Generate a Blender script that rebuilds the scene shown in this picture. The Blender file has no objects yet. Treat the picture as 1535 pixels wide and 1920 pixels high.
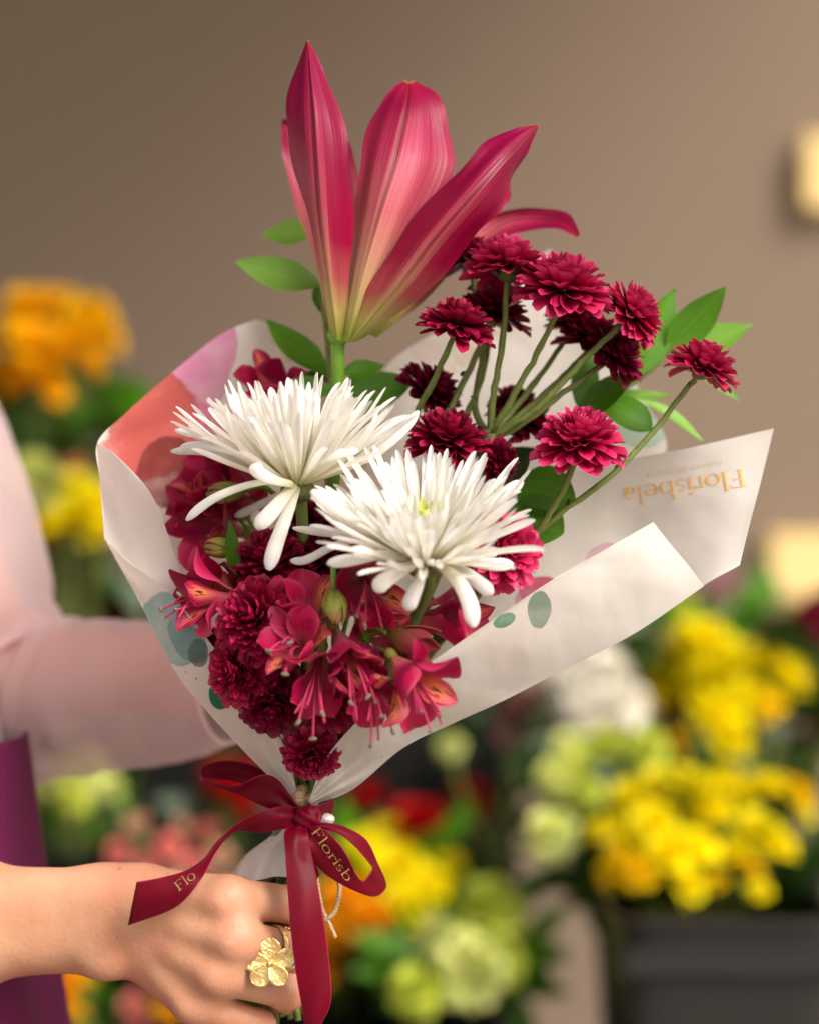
import bpy, bmesh, math, random
import numpy as np
from mathutils import Vector, Matrix, Quaternion
from mathutils.bvhtree import BVHTree

SC = bpy.context.scene
COL = SC.collection
R = math.radians
random.seed(7)
RNG = np.random.default_rng(7)

# ------------------------------------------------------------------ camera
DIST, FOCUS_H, CAM_Z = 1.30, 0.50, 1.25
cam_data = bpy.data.cameras.new('camera')
cam = bpy.data.objects.new('camera', cam_data)
COL.objects.link(cam)
cam.location = (0, -DIST, CAM_Z)
cam.rotation_euler = (R(90), 0, 0)
cam_data.sensor_fit = 'VERTICAL'
cam_data.sensor_height = 36.0
cam_data.sensor_width = 28.8
cam_data.lens = 36.0 * DIST / FOCUS_H
cam_data.clip_start, cam_data.clip_end = 0.05, 200.0
cam_data.dof.use_dof = True
cam_data.dof.focus_distance = DIST - 0.026
cam_data.dof.aperture_fstop = 3.0
cam_data.dof.aperture_blades = 0
SC.camera = cam

# ------------------------------------------------------------------ light
SUN_EL, SUN_ROT = R(40), R(136)
world = bpy.data.worlds.new('World')
SC.world = world
world.use_nodes = True
wn = world.node_tree
for n_ in list(wn.nodes):
    wn.nodes.remove(n_)
w_out = wn.nodes.new('ShaderNodeOutputWorld')
w_bg = wn.nodes.new('ShaderNodeBackground')
w_sky = wn.nodes.new('ShaderNodeTexSky')
w_sky.sky_type = 'NISHITA'
w_sky.sun_disc = False
w_sky.sun_elevation, w_sky.sun_rotation = SUN_EL, SUN_ROT
w_sky.air_density, w_sky.dust_density, w_sky.ozone_density = 1.0, 4.0, 1.0
w_hs = wn.nodes.new('ShaderNodeHueSaturation')
w_hs.inputs['Saturation'].default_value = 0.25
w_mul = wn.nodes.new('ShaderNodeMix')
w_mul.data_type, w_mul.blend_type = 'RGBA', 'MULTIPLY'
w_mul.inputs[0].default_value = 1.0
w_mul.inputs[7].default_value = (1.0, 0.95, 0.90, 1)
wn.links.new(w_sky.outputs[0], w_hs.inputs['Color'])
wn.links.new(w_hs.outputs[0], w_mul.inputs[6])
wn.links.new(w_mul.outputs[2], w_bg.inputs['Color'])
w_bg.inputs['Strength'].default_value = 0.10
wn.links.new(w_bg.outputs[0], w_out.inputs[0])

sun_data = bpy.data.lights.new('sun', 'SUN')
sun_data.energy, sun_data.angle, sun_data.color = 1.5, R(24), (1.0, 0.95, 0.88)
sun = bpy.data.objects.new('sun', sun_data)
COL.objects.link(sun)
# sun_rotation is measured from +Y, clockwise seen from above
sd = Vector((math.sin(SUN_ROT) * math.cos(SUN_EL), math.cos(SUN_ROT) * math.cos(SUN_EL), math.sin(SUN_EL)))
sun.rotation_euler = sd.to_track_quat('Z', 'Y').to_euler()

vs = SC.view_settings
vs.view_transform, vs.look, vs.gamma, vs.use_curve_mapping = 'Standard', 'None', 1.0, False
vs.exposure = 1.08
SC.cycles.use_denoising = True
SC.cycles.max_bounces = 8
SC.cycles.transparent_max_bounces = 12
SC.cycles.caustics_reflective = False
SC.cycles.caustics_refractive = False

# ------------------------------------------------------------------ helpers
K = FOCUS_H / 1920.0

def P(px, py, d=0.0):
    """a point of the place from where the photograph shows it and how far behind the bouquet's plane it stands"""
    s = (DIST + d) / DIST * K
    return np.array([(px - 767.5) * s, d, CAM_Z + (960.0 - py) * s])

def PS(pts):
    return np.array([P(*p) for p in pts])

def srgb(r, g, b):
    f = lambda c: (c / 255 / 12.92) if c / 255 <= 0.04045 else ((c / 255 + 0.055) / 1.055) ** 2.4
    return (f(r), f(g), f(b))

def catmull(pts, n):
    """resample control rows (k, ...) to n rows along the first axis"""
    p = np.asarray(pts, float)
    k = len(p)
    if k == 1:
        return np.repeat(p, n, 0)
    if k == 2:
        t = np.linspace(0, 1, n).reshape((-1,) + (1,) * (p.ndim - 1))
        return p[0] * (1 - t) + p[1] * t
    e = np.concatenate([[2 * p[0] - p[1]], p, [2 * p[-1] - p[-2]]])
    x = np.linspace(0, k - 1, n)
    i = np.minimum(x.astype(int), k - 2)
    t = (x - i).reshape((-1,) + (1,) * (p.ndim - 1))
    a, b, c, d = e[i], e[i + 1], e[i + 2], e[i + 3]
    return 0.5 * (2 * b + (c - a) * t + (2 * a - 5 * b + 4 * c - d) * t * t + (3 * b - a - 3 * c + d) * t ** 3)

class MB:
    """collects grids, tubes and boxes; build() links them as ONE mesh object"""
    def __init__(s):
        s.v, s.f, s.uv, s.var, s.n = [], [], [], [], 0

    def raw(s, verts, faces, uv=None, var=0.5):
        verts = np.asarray(verts, float)
        s.v.append(verts)
        s.uv.append(np.zeros((len(verts), 2)) if uv is None else np.asarray(uv, float))
        s.var.append(np.full(len(verts), var) if np.isscalar(var) else np.asarray(var, float))
        s.f.extend([tuple(i + s.n for i in f) for f in faces])
        s.n += len(verts)

    def grid(s, g, uv=None, var=0.5, wrap=False):
        g = np.asarray(g, float)
        n, m = g.shape[:2]
        if uv is None:
            vv, uu = np.meshgrid(np.linspace(0, 1, n), np.linspace(0, 1, m), indexing='ij')
            uv = np.stack([uu, vv], -1)
        fs = []
        for i in range(n - 1):
            for j in range(m - (0 if wrap else 1)):
                j2 = (j + 1) % m
                fs.append((i * m + j, i * m + j2, (i + 1) * m + j2, (i + 1) * m + j))
        s.raw(g.reshape(-1, 3), fs, np.asarray(uv).reshape(-1, 2), var)

    def tube(s, pts, radii, seg=8, res=None, var=0.5, caps=True):
        p = np.asarray(pts, float)
        r = np.full(len(p), radii) if np.isscalar(radii) else np.asarray(radii, float)
        if res:
            p, r = catmull(p, res), catmull(r[:, None], res)[:, 0]
        T = np.gradient(p, axis=0)
        T /= np.linalg.norm(T, axis=1)[:, None] + 1e-12
        up = np.array([0, 0, 1.0]) if abs(T[0][2]) < 0.9 else np.array([1.0, 0, 0])
        A = np.cross(T[0], up); A /= np.linalg.norm(A)
        g = []
        ang = np.linspace(0, 2 * np.pi, seg, endpoint=False)
        for i in range(len(p)):
            A = A - T[i] * A.dot(T[i]); A /= np.linalg.norm(A) + 1e-12
            B = np.cross(T[i], A)
            g.append(p[i] + r[i] * (np.cos(ang)[:, None] * A + np.sin(ang)[:, None] * B))
        n0 = s.n
        s.grid(np.array(g), var=var, wrap=True)
        if caps:
            s.f.append(tuple(n0 + j for j in range(seg))[::-1])
            s.f.append(tuple(n0 + (len(p) - 1) * seg + j for j in range(seg)))

    def ball(s, c, r, seg=10, rings=7, axis=None, var=0.5, bump=None):
        c = np.asarray(c, float)
        r = np.full(3, r) if np.isscalar(r) else np.asarray(r, float)
        th = np.linspace(0.02, np.pi - 0.02, rings)[:, None]
        ph = np.linspace(0, 2 * np.pi, seg, endpoint=False)[None]
        g = np.stack([np.sin(th) * np.cos(ph), np.sin(th) * np.sin(ph), np.cos(th) * np.ones_like(ph)], -1)
        if bump is not None:
            g = g * (1 + bump(g))[..., None]
        g = g * r
        if axis is not None:
            g = g @ np.asarray(axis).T
        s.grid(g + c, var=var, wrap=True)

    def box(s, c, size, bev=0.0, rot=0.0):
        bm = bmesh.new()
        bmesh.ops.create_cube(bm, size=1)
        bmesh.ops.scale(bm, vec=size, verts=bm.verts)
        if bev:
            bmesh.ops.bevel(bm, geom=list(bm.edges), offset=bev, segments=2, affect='EDGES')
        if rot:
            bmesh.ops.rotate(bm, matrix=Matrix.Rotation(rot, 3, 'Z'), verts=bm.verts)
        bm.verts.index_update()
        s.raw([np.array(v.co) + np.asarray(c, float) for v in bm.verts], [[v.index for v in f.verts] for f in bm.faces])
        bm.free()

    def mesh(s, name, mat, org=(0, 0, 0), smooth=True):
        v = np.concatenate(s.v) - np.asarray(org, float)
        me = bpy.data.meshes.new(name)
        me.from_pydata(v.tolist(), [], s.f)
        uv, var = np.concatenate(s.uv), np.concatenate(s.var)
        li = np.zeros(len(me.loops), np.int32)
        me.loops.foreach_get('vertex_index', li)
        lay = me.uv_layers.new(name='UVMap')
        lay.data.foreach_set('uv', uv[li].astype(np.float32).ravel())
        at = me.attributes.new('var', 'FLOAT', 'POINT')
        at.data.foreach_set('value', var.astype(np.float32))
        if smooth:
            me.polygons.foreach_set('use_smooth', np.ones(len(me.polygons), bool))
        me.materials.append(mat)
        me.update()
        return me

    def build(s, name, mat, parent=None, smooth=True, solid=0.0, sub=0):
        org = base_of(parent)
        o = bpy.data.objects.new(name, s.mesh(name, mat, org, smooth))
        COL.objects.link(o)
        if parent is not None:
            o.parent = parent
        if solid:
            m = o.modifiers.new('thickness', 'SOLIDIFY'); m.thickness = solid; m.offset = 0
        if sub:
            m = o.modifiers.new('smooth', 'SUBSURF'); m.levels = m.render_levels = sub
        return o

def base_of(o):
    b = np.zeros(3)
    while o is not None:
        b += np.array(o.location)
        o = o.parent
    return b

def tag(o, label=None, cat=None, group=None, kind=None):
    for k_, v_ in (('label', label), ('category', cat), ('group', group), ('kind', kind)):
        if v_:
            o[k_] = v_
    return o

def thing(name, label, cat, loc, group=None):
    o = bpy.data.objects.new(name, None)
    o.empty_display_size = 0.02
    COL.objects.link(o)
    o.location = tuple(float(c) for c in loc)
    return tag(o, label, cat, group)

def solo(o):
    """one-mesh thing: origin moves to its own centre"""
    me = o.data
    n = len(me.vertices)
    co = np.zeros(n * 3); me.vertices.foreach_get('co', co); co = co.reshape(-1, 3)
    c = co.mean(0); co -= c
    me.vertices.foreach_set('co', co.ravel()); me.update()
    o.location = tuple(np.array(o.location) + c)
    return o

def unit(v):
    v = np.asarray(v, float)
    return v / (np.linalg.norm(v) + 1e-12)

def frame_z(ax, spin=0.0):
    """3x3 with columns x,y,z, z along ax"""
    z = unit(ax)
    u = np.array([0, 0, 1.0]) if abs(z[2]) < 0.95 else np.array([0, 1.0, 0])
    x = unit(np.cross(u, z)); y = np.cross(z, x)
    c, s_ = math.cos(spin), math.sin(spin)
    return np.stack([x * c + y * s_, -x * s_ + y * c, z], 1)

# ------------------------------------------------------------------ materials
class NT:
    def __init__(s, name):
        s.m = bpy.data.materials.new(name)
        s.m.use_nodes = True
        s.t = s.m.node_tree
        s.b = s.t.nodes['Principled BSDF']
        s.out = s.t.nodes['Material Output']

    def n(s, kind, **kw):
        o = s.t.nodes.new(kind)
        for k_, v_ in kw.items():
            setattr(o, k_, v_)
        return o

    def l(s, a, b):
        s.t.links.new(a, b)

    def val(s, sock, v):
        if hasattr(v, 'links'):
            s.l(v, sock)
        else:
            sock.default_value = v

    def math(s, op, a, b=None, c=None, clamp=False):
        o = s.n('ShaderNodeMath', operation=op, use_clamp=clamp)
        s.val(o.inputs[0], a)
        if b is not None: s.val(o.inputs[1], b)
        if c is not None: s.val(o.inputs[2], c)
        return o.outputs[0]

    def mix(s, f, a, b, blend='MIX'):
        o = s.n('ShaderNodeMix', data_type='RGBA', blend_type=blend)
        s.val(o.inputs[0], f)
        s.val(o.inputs[6], a if hasattr(a, 'links') else (*a[:3], 1))
        s.val(o.inputs[7], b if hasattr(b, 'links') else (*b[:3], 1))
        return o.outputs[2]

    def ramp(s, f, stops, interp='LINEAR'):
        o = s.n('ShaderNodeValToRGB')
        o.color_ramp.interpolation = interp
        e = o.color_ramp.elements
        while len(e) < len(stops): e.new(0.5)
        for el, (p_, c_) in zip(e, stops):
            el.position = p_
            el.color = (*c_, 1) if not np.isscalar(c_) else (c_, c_, c_, 1)
        s.l(f, o.inputs[0])
        return o.outputs[0]

    def smooth(s, x, a, b, lo=0.0, hi=1.0):
        o = s.n('ShaderNodeMapRange', interpolation_type='SMOOTHSTEP')
        s.val(o.inputs['Value'], x)
        o.inputs['From Min'].default_value, o.inputs['From Max'].default_value = a, b
        o.inputs['To Min'].default_value, o.inputs['To Max'].default_value = lo, hi
        return o.outputs[0]

    def uv(s):
        o = s.n('ShaderNodeUVMap'); o.uv_map = 'UVMap'
        x = s.n('ShaderNodeSeparateXYZ'); s.l(o.outputs[0], x.inputs[0])
        return o.outputs[0], x.outputs[0], x.outputs[1]

    def scaled(s, vec, sx, sy, sz=1):
        o = s.n('ShaderNodeMapping'); s.l(vec, o.inputs[0])
        o.inputs['Scale'].default_value = (sx, sy, sz)
        return o.outputs[0]

    def noise(s, vec, scale, detail=3, rough=0.5, dist=0.0):
        o = s.n('ShaderNodeTexNoise')
        if vec is not None: s.l(vec, o.inputs['Vector'])
        o.inputs['Scale'].default_value, o.inputs['Detail'].default_value = scale, detail
        o.inputs['Roughness'].default_value, o.inputs['Distortion'].default_value = rough, dist
        return o.outputs['Fac']

    def obj(s):
        return s.n('ShaderNodeTexCoord').outputs['Object']

    def attr(s, name):
        o = s.n('ShaderNodeAttribute'); o.attribute_name = name
        return o.outputs['Fac']

    def rand(s):
        return s.n('ShaderNodeObjectInfo').outputs['Random']

    def gain(s, col, f):
        o = s.n('ShaderNodeHueSaturation')
        s.val(o.inputs['Value'], f); s.l(col, o.inputs['Color'])
        return o.outputs[0]

    def bump(s, h, strength, dist=0.001):
        o = s.n('ShaderNodeBump')
        o.inputs['Strength'].default_value, o.inputs['Distance'].default_value = strength, dist
        s.l(h, o.inputs['Height'])
        s.l(o.outputs[0], s.b.inputs['Normal'])
        return o.outputs[0]

    def finish(s, col, rough=0.5, spec=0.4, transl=0.0, metal=0.0, tcol=None):
        s.val(s.b.inputs['Base Color'], col if hasattr(col, 'links') else (*col[:3], 1))
        s.val(s.b.inputs['Roughness'], rough)
        s.b.inputs['Specular IOR Level'].default_value = spec
        s.b.inputs['Metallic'].default_value = metal
        if transl:
            t = s.n('ShaderNodeBsdfTranslucent')
            c_ = tcol if tcol is not None else col
            s.val(t.inputs['Color'], c_ if hasattr(c_, 'links') else (*c_[:3], 1))
            mx = s.n('ShaderNodeMixShader'); mx.inputs[0].default_value = transl
            s.l(s.b.outputs[0], mx.inputs[1]); s.l(t.outputs[0], mx.inputs[2])
            s.l(mx.outputs[0], s.out.inputs[0])
        return s.m

def petal_mat(name, stops, streak=0.2, su=22.0, rough=0.5, spec=0.3, transl=0.22, vary=0.3, sheen=0.0, bump=0.25):
    t = NT(name)
    uv, u, v = t.uv()
    col = t.ramp(v, stops)
    st = t.noise(t.scaled(uv, su, 1.6), 1.0, 3)
    blot = t.noise(t.obj(), 90, 2)
    f = t.math('ADD', t.math('MULTIPLY', t.math('SUBTRACT', st, 0.5), streak * 2), 1.0)
    f = t.math('MULTIPLY', f, t.math('ADD', t.math('MULTIPLY', t.attr('var'), vary), 1 - vary / 2))
    f = t.math('MULTIPLY', f, t.math('ADD', t.math('MULTIPLY', t.rand(), 0.25), 0.88))
    f = t.math('MULTIPLY', f, t.math('ADD', t.math('MULTIPLY', blot, 0.3), 0.85))
    col = t.gain(col, f)
    t.bump(st, bump, 0.0008)
    if sheen:
        t.b.inputs['Sheen Weight'].default_value = sheen
    return t.finish(col, rough, spec, transl)

def plain_mat(name, col, rough=0.6, spec=0.4, metal=0.0, nz=0.15, scale=40, bump=0.0, transl=0.0):
    t = NT(name)
    nn = t.noise(t.obj(), scale, 4)
    c = t.n('ShaderNodeRGB'); c.outputs[0].default_value = (*col, 1)
    f = t.math('ADD', t.math('MULTIPLY', nn, nz * 2), 1 - nz)
    f = t.math('MULTIPLY', f, t.math('ADD', t.math('MULTIPLY', t.rand(), 0.12), 0.94))
    c2 = t.gain(c.outputs[0], f)
    if bump: t.bump(nn, bump, 0.002)
    return t.finish(c2, rough, spec, transl, metal)

M = {}
BURG, BURG_D = srgb(150, 8, 50), srgb(92, 2, 28)
M['burgundy'] = petal_mat('burgundy_petal', [(0, srgb(78, 0, 24)), (0.5, srgb(142, 4, 48)), (1, srgb(178, 32, 78))], 0.16, 9, 0.42, 0.35, 0.16, 0.4)
M['crimson'] = petal_mat('crimson_petal', [(0, srgb(98, 0, 32)), (0.5, srgb(182, 12, 72)), (1, srgb(220, 66, 118))], 0.16, 9, 0.42, 0.35, 0.2, 0.4)
M['deep'] = petal_mat('deep_burgundy_petal', [(0, srgb(58, 0, 18)), (0.5, srgb(112, 0, 38)), (1, srgb(142, 14, 58))], 0.16, 9, 0.42, 0.35, 0.14, 0.4)
M['white'] = petal_mat('white_petal', [(0, (0.72, 0.70, 0.38)), (0.16, (0.82, 0.79, 0.64)), (0.5, (0.90, 0.885, 0.83)), (1, (0.93, 0.92, 0.90))], 0.07, 9, 0.5, 0.25, 0.42, 0.05, bump=0.7)
M['calyx'] = plain_mat('sepal_green', srgb(92, 100, 52), 0.6, 0.3, 0, 0.35, 300, 0.5)
M['stem'] = plain_mat('stem_green', srgb(104, 116, 54), 0.55, 0.35, 0, 0.3, 220, 0.4)
M['lily_stem'] = plain_mat('bright_stem_green', srgb(96, 138, 34), 0.45, 0.4, 0, 0.25, 160, 0.3)
M['eye'] = plain_mat('flower_eye', srgb(222, 226, 130), 0.6, 0.3, 0, 0.2, 400)

def lily_mat():
    t = NT('lily_petal')
    uv, u, v = t.uv()
    a = t.math('MULTIPLY', t.math('ABSOLUTE', t.math('SUBTRACT', u, 0.5)), 2.0)
    st = t.noise(t.scaled(uv, 34, 1.1), 1.0, 4, 0.6)
    st2 = t.noise(t.scaled(uv, 7, 2.2), 1.0, 3)
    edge = t.ramp(v, [(0, srgb(146, 158, 52)), (0.07, srgb(196, 178, 104)), (0.16, srgb(184, 84, 86)), (0.27, srgb(156, 6, 58)), (0.5, srgb(140, 0, 54)), (0.86, srgb(144, 0, 66)), (0.985, srgb(150, 20, 60)), (1, srgb(190, 140, 60))])
    mid = t.ramp(v, [(0, srgb(146, 162, 56)), (0.08, srgb(214, 204, 126)), (0.2, srgb(222, 168, 136)), (0.36, srgb(206, 106, 112)), (0.56, srgb(186, 54, 90)), (0.8, srgb(146, 8, 60)), (0.985, srgb(160, 20, 60)), (1, srgb(196, 150, 70))])
    f = t.math('ADD', t.smooth(a, 0.05, 0.75), t.math('MULTIPLY', t.math('SUBTRACT', st, 0.5), 1.6), clamp=True)
    f = t.math('ADD', f, t.math('MULTIPLY', t.math('SUBTRACT', st2, 0.5), 0.5), clamp=True)
    # each tepal carries its own paleness
    f = t.math('ADD', f, t.math('MULTIPLY', t.math('SUBTRACT', t.attr('var'), 0.5), 1.5), clamp=True)
    col = t.mix(f, mid, edge)
    rib = t.math('MULTIPLY', t.smooth(a, 0.02, 0.11, 1, 0), t.smooth(v, 0.05, 0.4, 0.25, 0.8))
    col = t.mix(rib, col, srgb(104, 18, 22))
    rib2 = t.math('MULTIPLY', t.math('MULTIPLY', t.smooth(a, 0.10, 0.2, 1, 0), t.smooth(v, 0.04, 0.3, 0.5, 0.0)), 0.7)
    col = t.mix(rib2, col, srgb(150, 168, 50))
    col = t.gain(col, t.math('ADD', t.math('MULTIPLY', st, 0.45), 0.62))
    h = t.math('ADD', st, t.math('MULTIPLY', t.smooth(a, 0.0, 0.14, 0, 1), 2.0))
    t.bump(h, 0.45, 0.0012)
    t.b.inputs['Sheen Weight'].default_value = 0.0
    return t.finish(col, 0.38, 0.28, 0.14)
M['lily'] = lily_mat()

def leaf_mat(name, base, light):
    t = NT(name)
    uv, u, v = t.uv()
    veins = t.noise(t.scaled(uv, 26, 1.2), 1.0, 2)
    a = t.math('MULTIPLY', t.math('ABSOLUTE', t.math('SUBTRACT', u, 0.5)), 2.0)
    col = t.mix(t.math('MULTIPLY', veins, 0.7), base, light)
    col = t.mix(t.smooth(a, 0.0, 0.07, 0.5, 0), col, light)
    f = t.math('ADD', t.math('MULTIPLY', t.rand(), 0.35), 0.82)
    f = t.math('MULTIPLY', f, t.math('ADD', t.math('MULTIPLY', t.noise(t.obj(), 60, 3), 0.4), 0.8))
    f = t.math('MULTIPLY', f, t.math('ADD', t.math('MULTIPLY', t.attr('var'), 0.5), 0.75))
    col = t.gain(col, f)
    t.bump(veins, 0.4, 0.0008)
    return t.finish(col, 0.36, 0.5, 0.28, tcol=t.gain(col, 1.5))
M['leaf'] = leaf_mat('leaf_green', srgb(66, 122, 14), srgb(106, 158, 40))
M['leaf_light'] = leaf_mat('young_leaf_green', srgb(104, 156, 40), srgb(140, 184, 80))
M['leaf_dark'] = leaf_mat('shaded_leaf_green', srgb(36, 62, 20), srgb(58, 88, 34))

def alst_outer():
    t = NT('peruvian_lily_outer_petal')
    uv, u, v = t.uv()
    st = t.noise(t.scaled(uv, 26, 1.3), 1.0, 3)
    col = t.ramp(v, [(0, srgb(170, 130, 80)), (0.2, srgb(196, 84, 108)), (0.45, srgb(172, 22, 76)), (0.8, srgb(156, 6, 60)), (0.965, srgb(150, 26, 60)), (1, srgb(108, 130, 60))])
    a = t.math('MULTIPLY', t.math('ABSOLUTE', t.math('SUBTRACT', u, 0.5)), 2.0)
    col = t.mix(t.math('MULTIPLY', t.smooth(a, 0.6, 1.0), 0.25), col, srgb(214, 96, 130))
    f = t.math('ADD', t.math('MULTIPLY', st, 0.5), 0.75)
    f = t.math('MULTIPLY', f, t.math('ADD', t.math('MULTIPLY', t.attr('var'), 0.5), 0.75))
    f = t.math('MULTIPLY', f, t.math('ADD', t.math('MULTIPLY', t.rand(), 0.6), 0.72))
    col = t.gain(col, f)
    t.bump(st, 0.4, 0.0008)
    return t.finish(col, 0.4, 0.3, 0.2)

def alst_inner():
    t = NT('peruvian_lily_inner_petal')
    uv, u, v = t.uv()
    st = t.noise(t.scaled(uv, 22, 1.3), 1.0, 3)
    mid = t.ramp(v, [(0, srgb(196, 120, 100)), (0.3, srgb(210, 90, 100)), (0.5, srgb(230, 138, 84)), (0.74, srgb(222, 104, 96)), (0.9, srgb(196, 50, 84)), (1, srgb(150, 120, 60))])
    edg = t.ramp(v, [(0, srgb(196, 110, 110)), (0.5, srgb(186, 40, 84)), (0.95, srgb(164, 14, 66)), (1, srgb(150, 110, 60))])
    a = t.math('MULTIPLY', t.math('ABSOLUTE', t.math('SUBTRACT', u, 0.5)), 2.0)
    col = t.mix(t.math('ADD', t.smooth(a, 0.15, 0.85), t.math('MULTIPLY', t.math('SUBTRACT', t.attr('var'), .35), .9), clamp=True), mid, edg)
    sp = t.noise(t.scaled(uv, 13, 4.5), 1.0, 1, 0.3)
    band = t.math('MULTIPLY', t.smooth(v, 0.40, 0.50), t.smooth(v, 0.78, 0.86, 1, 0))
    streaks = t.math('MULTIPLY', t.smooth(sp, 0.585, 0.62), band)
    col = t.mix(t.math('MULTIPLY', streaks, 0.95), col, srgb(58, 10, 20))
    col = t.gain(col, t.math('ADD', t.math('MULTIPLY', st, 0.4), 0.8))
    t.bump(st, 0.4, 0.0008)
    return t.finish(col, 0.42, 0.4, 0.22)
M['alst_out'], M['alst_in'] = alst_outer(), alst_inner()
M['filament'] = plain_mat('filament_pink', srgb(196, 60, 96), 0.5, 0.3, 0, 0.1, 100, transl=0.2)
M['anther'] = plain_mat('anther_grey', srgb(120, 110, 92), 0.8, 0.2, 0, 0.3, 500, 0.5)
M['bud'] = petal_mat('bud_green', [(0, srgb(110, 130, 40)), (0.5, srgb(150, 150, 66)), (0.8, srgb(160, 110, 70)), (1, srgb(120, 130, 50))], 0.3, 12, 0.5, 0.3, 0.1, 0.2)
M['bud_pink'] = petal_mat('bud_pink', [(0, srgb(110, 130, 40)), (0.4, srgb(160, 80, 70)), (0.8, srgb(160, 50, 70)), (1, srgb(100, 110, 50))], 0.3, 12, 0.5, 0.3, 0.1, 0.2)

def paper_mat(name, blots, tint=(0.79, 0.745, 0.69)):
    """cream wrapping paper with watercolour blots printed on it: (x, y, rx, ry, angle, colour, strength) in print units"""
    t = NT(name)
    uv, u, v = t.uv()
    o = t.obj()
    nz = t.noise(o, 28, 4, 0.6)
    fib = t.noise(o, 900, 2)
    c = t.n('ShaderNodeRGB'); c.outputs[0].default_value = (*tint, 1)
    col = t.gain(c.outputs[0], t.math('ADD', t.math('MULTIPLY', nz, 0.06), 0.97))
    spk = t.n('ShaderNodeTexVoronoi'); spk.inputs['Scale'].default_value = 80
    t.l(o, spk.inputs['Vector'])
    few = t.noise(o, 31, 1)
    s_ = t.math('MULTIPLY', t.smooth(spk.outputs['Distance'], 0.045, 0.07, 1, 0), t.smooth(few, 0.50, 0.53))
    col = t.mix(t.math('MULTIPLY', s_, 0.75), col, srgb(170, 80, 120))
    wob = t.noise(t.scaled(uv, 1, 1), 16, 4, 0.55)
    wash = t.noise(t.scaled(uv, 1, 1), 9, 3, 0.6)
    for (x, y, rx, ry, an, cc, k_) in blots:
        dx, dy = t.math('SUBTRACT', u, x), t.math('SUBTRACT', v, y)
        ca, sa = math.cos(an), math.sin(an)
        p_ = t.math('DIVIDE', t.math('ADD', t.math('MULTIPLY', dx, ca), t.math('MULTIPLY', dy, sa)), rx)
        q_ = t.math('DIVIDE', t.math('SUBTRACT', t.math('MULTIPLY', dy, ca), t.math('MULTIPLY', dx, sa)), ry)
        r_ = t.math('SQRT', t.math('ADD', t.math('POWER', p_, 2), t.math('POWER', q_, 2)))
        r_ = t.math('ADD', r_, t.math('MULTIPLY', t.math('SUBTRACT', wob, 0.5), 0.55))
        m_ = t.math('MULTIPLY', t.smooth(r_, 0.93, 1.03, 1, 0), t.math('ADD', t.math('MULTIPLY', wash, 1.5 * k_), 0.16 * k_), clamp=True)
        rim = t.math('MULTIPLY', t.math('MULTIPLY', t.smooth(r_, 0.86, 0.99), t.smooth(r_, 0.99, 1.02, 1, 0)), 0.25)
        col = t.mix(m_, col, srgb(*cc))
        col = t.mix(rim, col, srgb(*[c_ * 0.75 for c_ in cc]))
    cr = t.n('ShaderNodeTexVoronoi'); cr.feature = 'F1'; cr.inputs['Scale'].default_value = 17
    dn = t.n('ShaderNodeTexNoise'); dn.inputs['Scale'].default_value = 20
    t.l(o, dn.inputs['Vector'])
    mv = t.n('ShaderNodeMix', data_type='VECTOR'); mv.inputs[0].default_value = 0.06
    t.l(o, mv.inputs[4]); t.l(dn.outputs['Color'], mv.inputs[5])
    t.l(mv.outputs[1], cr.inputs['Vector'])
    h = t.math('ADD', t.math('MULTIPLY', cr.outputs['Distance'], 0.5), t.math('MULTIPLY', nz, 0.25))
    t.bump(h, 0.5, 0.006)
    return t.finish(col, 0.5, 0.3, 0.42)

def skin_mat():
    t = NT('skin')
    o = t.obj()
    n1 = t.noise(o, 22, 4, 0.6); n2 = t.noise(o, 420, 3, 0.6); n3 = t.noise(o, 120, 2)
    col = t.ramp(n1, [(0.3, srgb(184, 132, 102)), (0.55, srgb(198, 148, 116)), (0.75, srgb(208, 158, 126))])
    col = t.mix(t.smooth(t.noise(o, 40, 4), 0.45, 0.7, 0, 0.4), col, srgb(200, 128, 100))
    col = t.mix(t.math('MULTIPLY', t.attr('var'), 0.4), col, srgb(200, 116, 94))
    fr = t.n('ShaderNodeTexVoronoi'); fr.inputs['Scale'].default_value = 95; t.l(o, fr.inputs['Vector'])
    few = t.noise(o, 52, 1)
    col = t.mix(t.math('MULTIPLY', t.math('MULTIPLY', t.smooth(fr.outputs['Distance'], 0.06, 0.11, 1, 0), t.smooth(few, 0.53, 0.57)), 0.75), col, srgb(150, 84, 56))
    w = t.n('ShaderNodeTexWave', wave_type='BANDS', bands_direction='X')
    w.inputs['Scale'].default_value, w.inputs['Distortion'].default_value, w.inputs['Detail'].default_value = 150, 14, 4
    t.l(o, w.inputs['Vector'])
    h = t.math('ADD', t.math('MULTIPLY', n2, 0.6), t.math('ADD', t.math('MULTIPLY', t.math('MULTIPLY', w.outputs['Fac'], t.math('POWER', t.attr('var'), 2.0)), 0.2), t.math('MULTIPLY', n3, 0.5)))
    t.bump(h, 0.5, 0.0010)
    t.b.inputs['Subsurface Weight'].default_value = 0.25
    t.b.inputs['Subsurface Radius'].default_value = (1.0, 0.35, 0.2)
    t.b.inputs['Subsurface Scale'].default_value = 0.006
    return t.finish(col, t.math('ADD', t.math('MULTIPLY', n2, 0.2), 0.38), 0.4)
M['skin'] = skin_mat()

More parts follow.
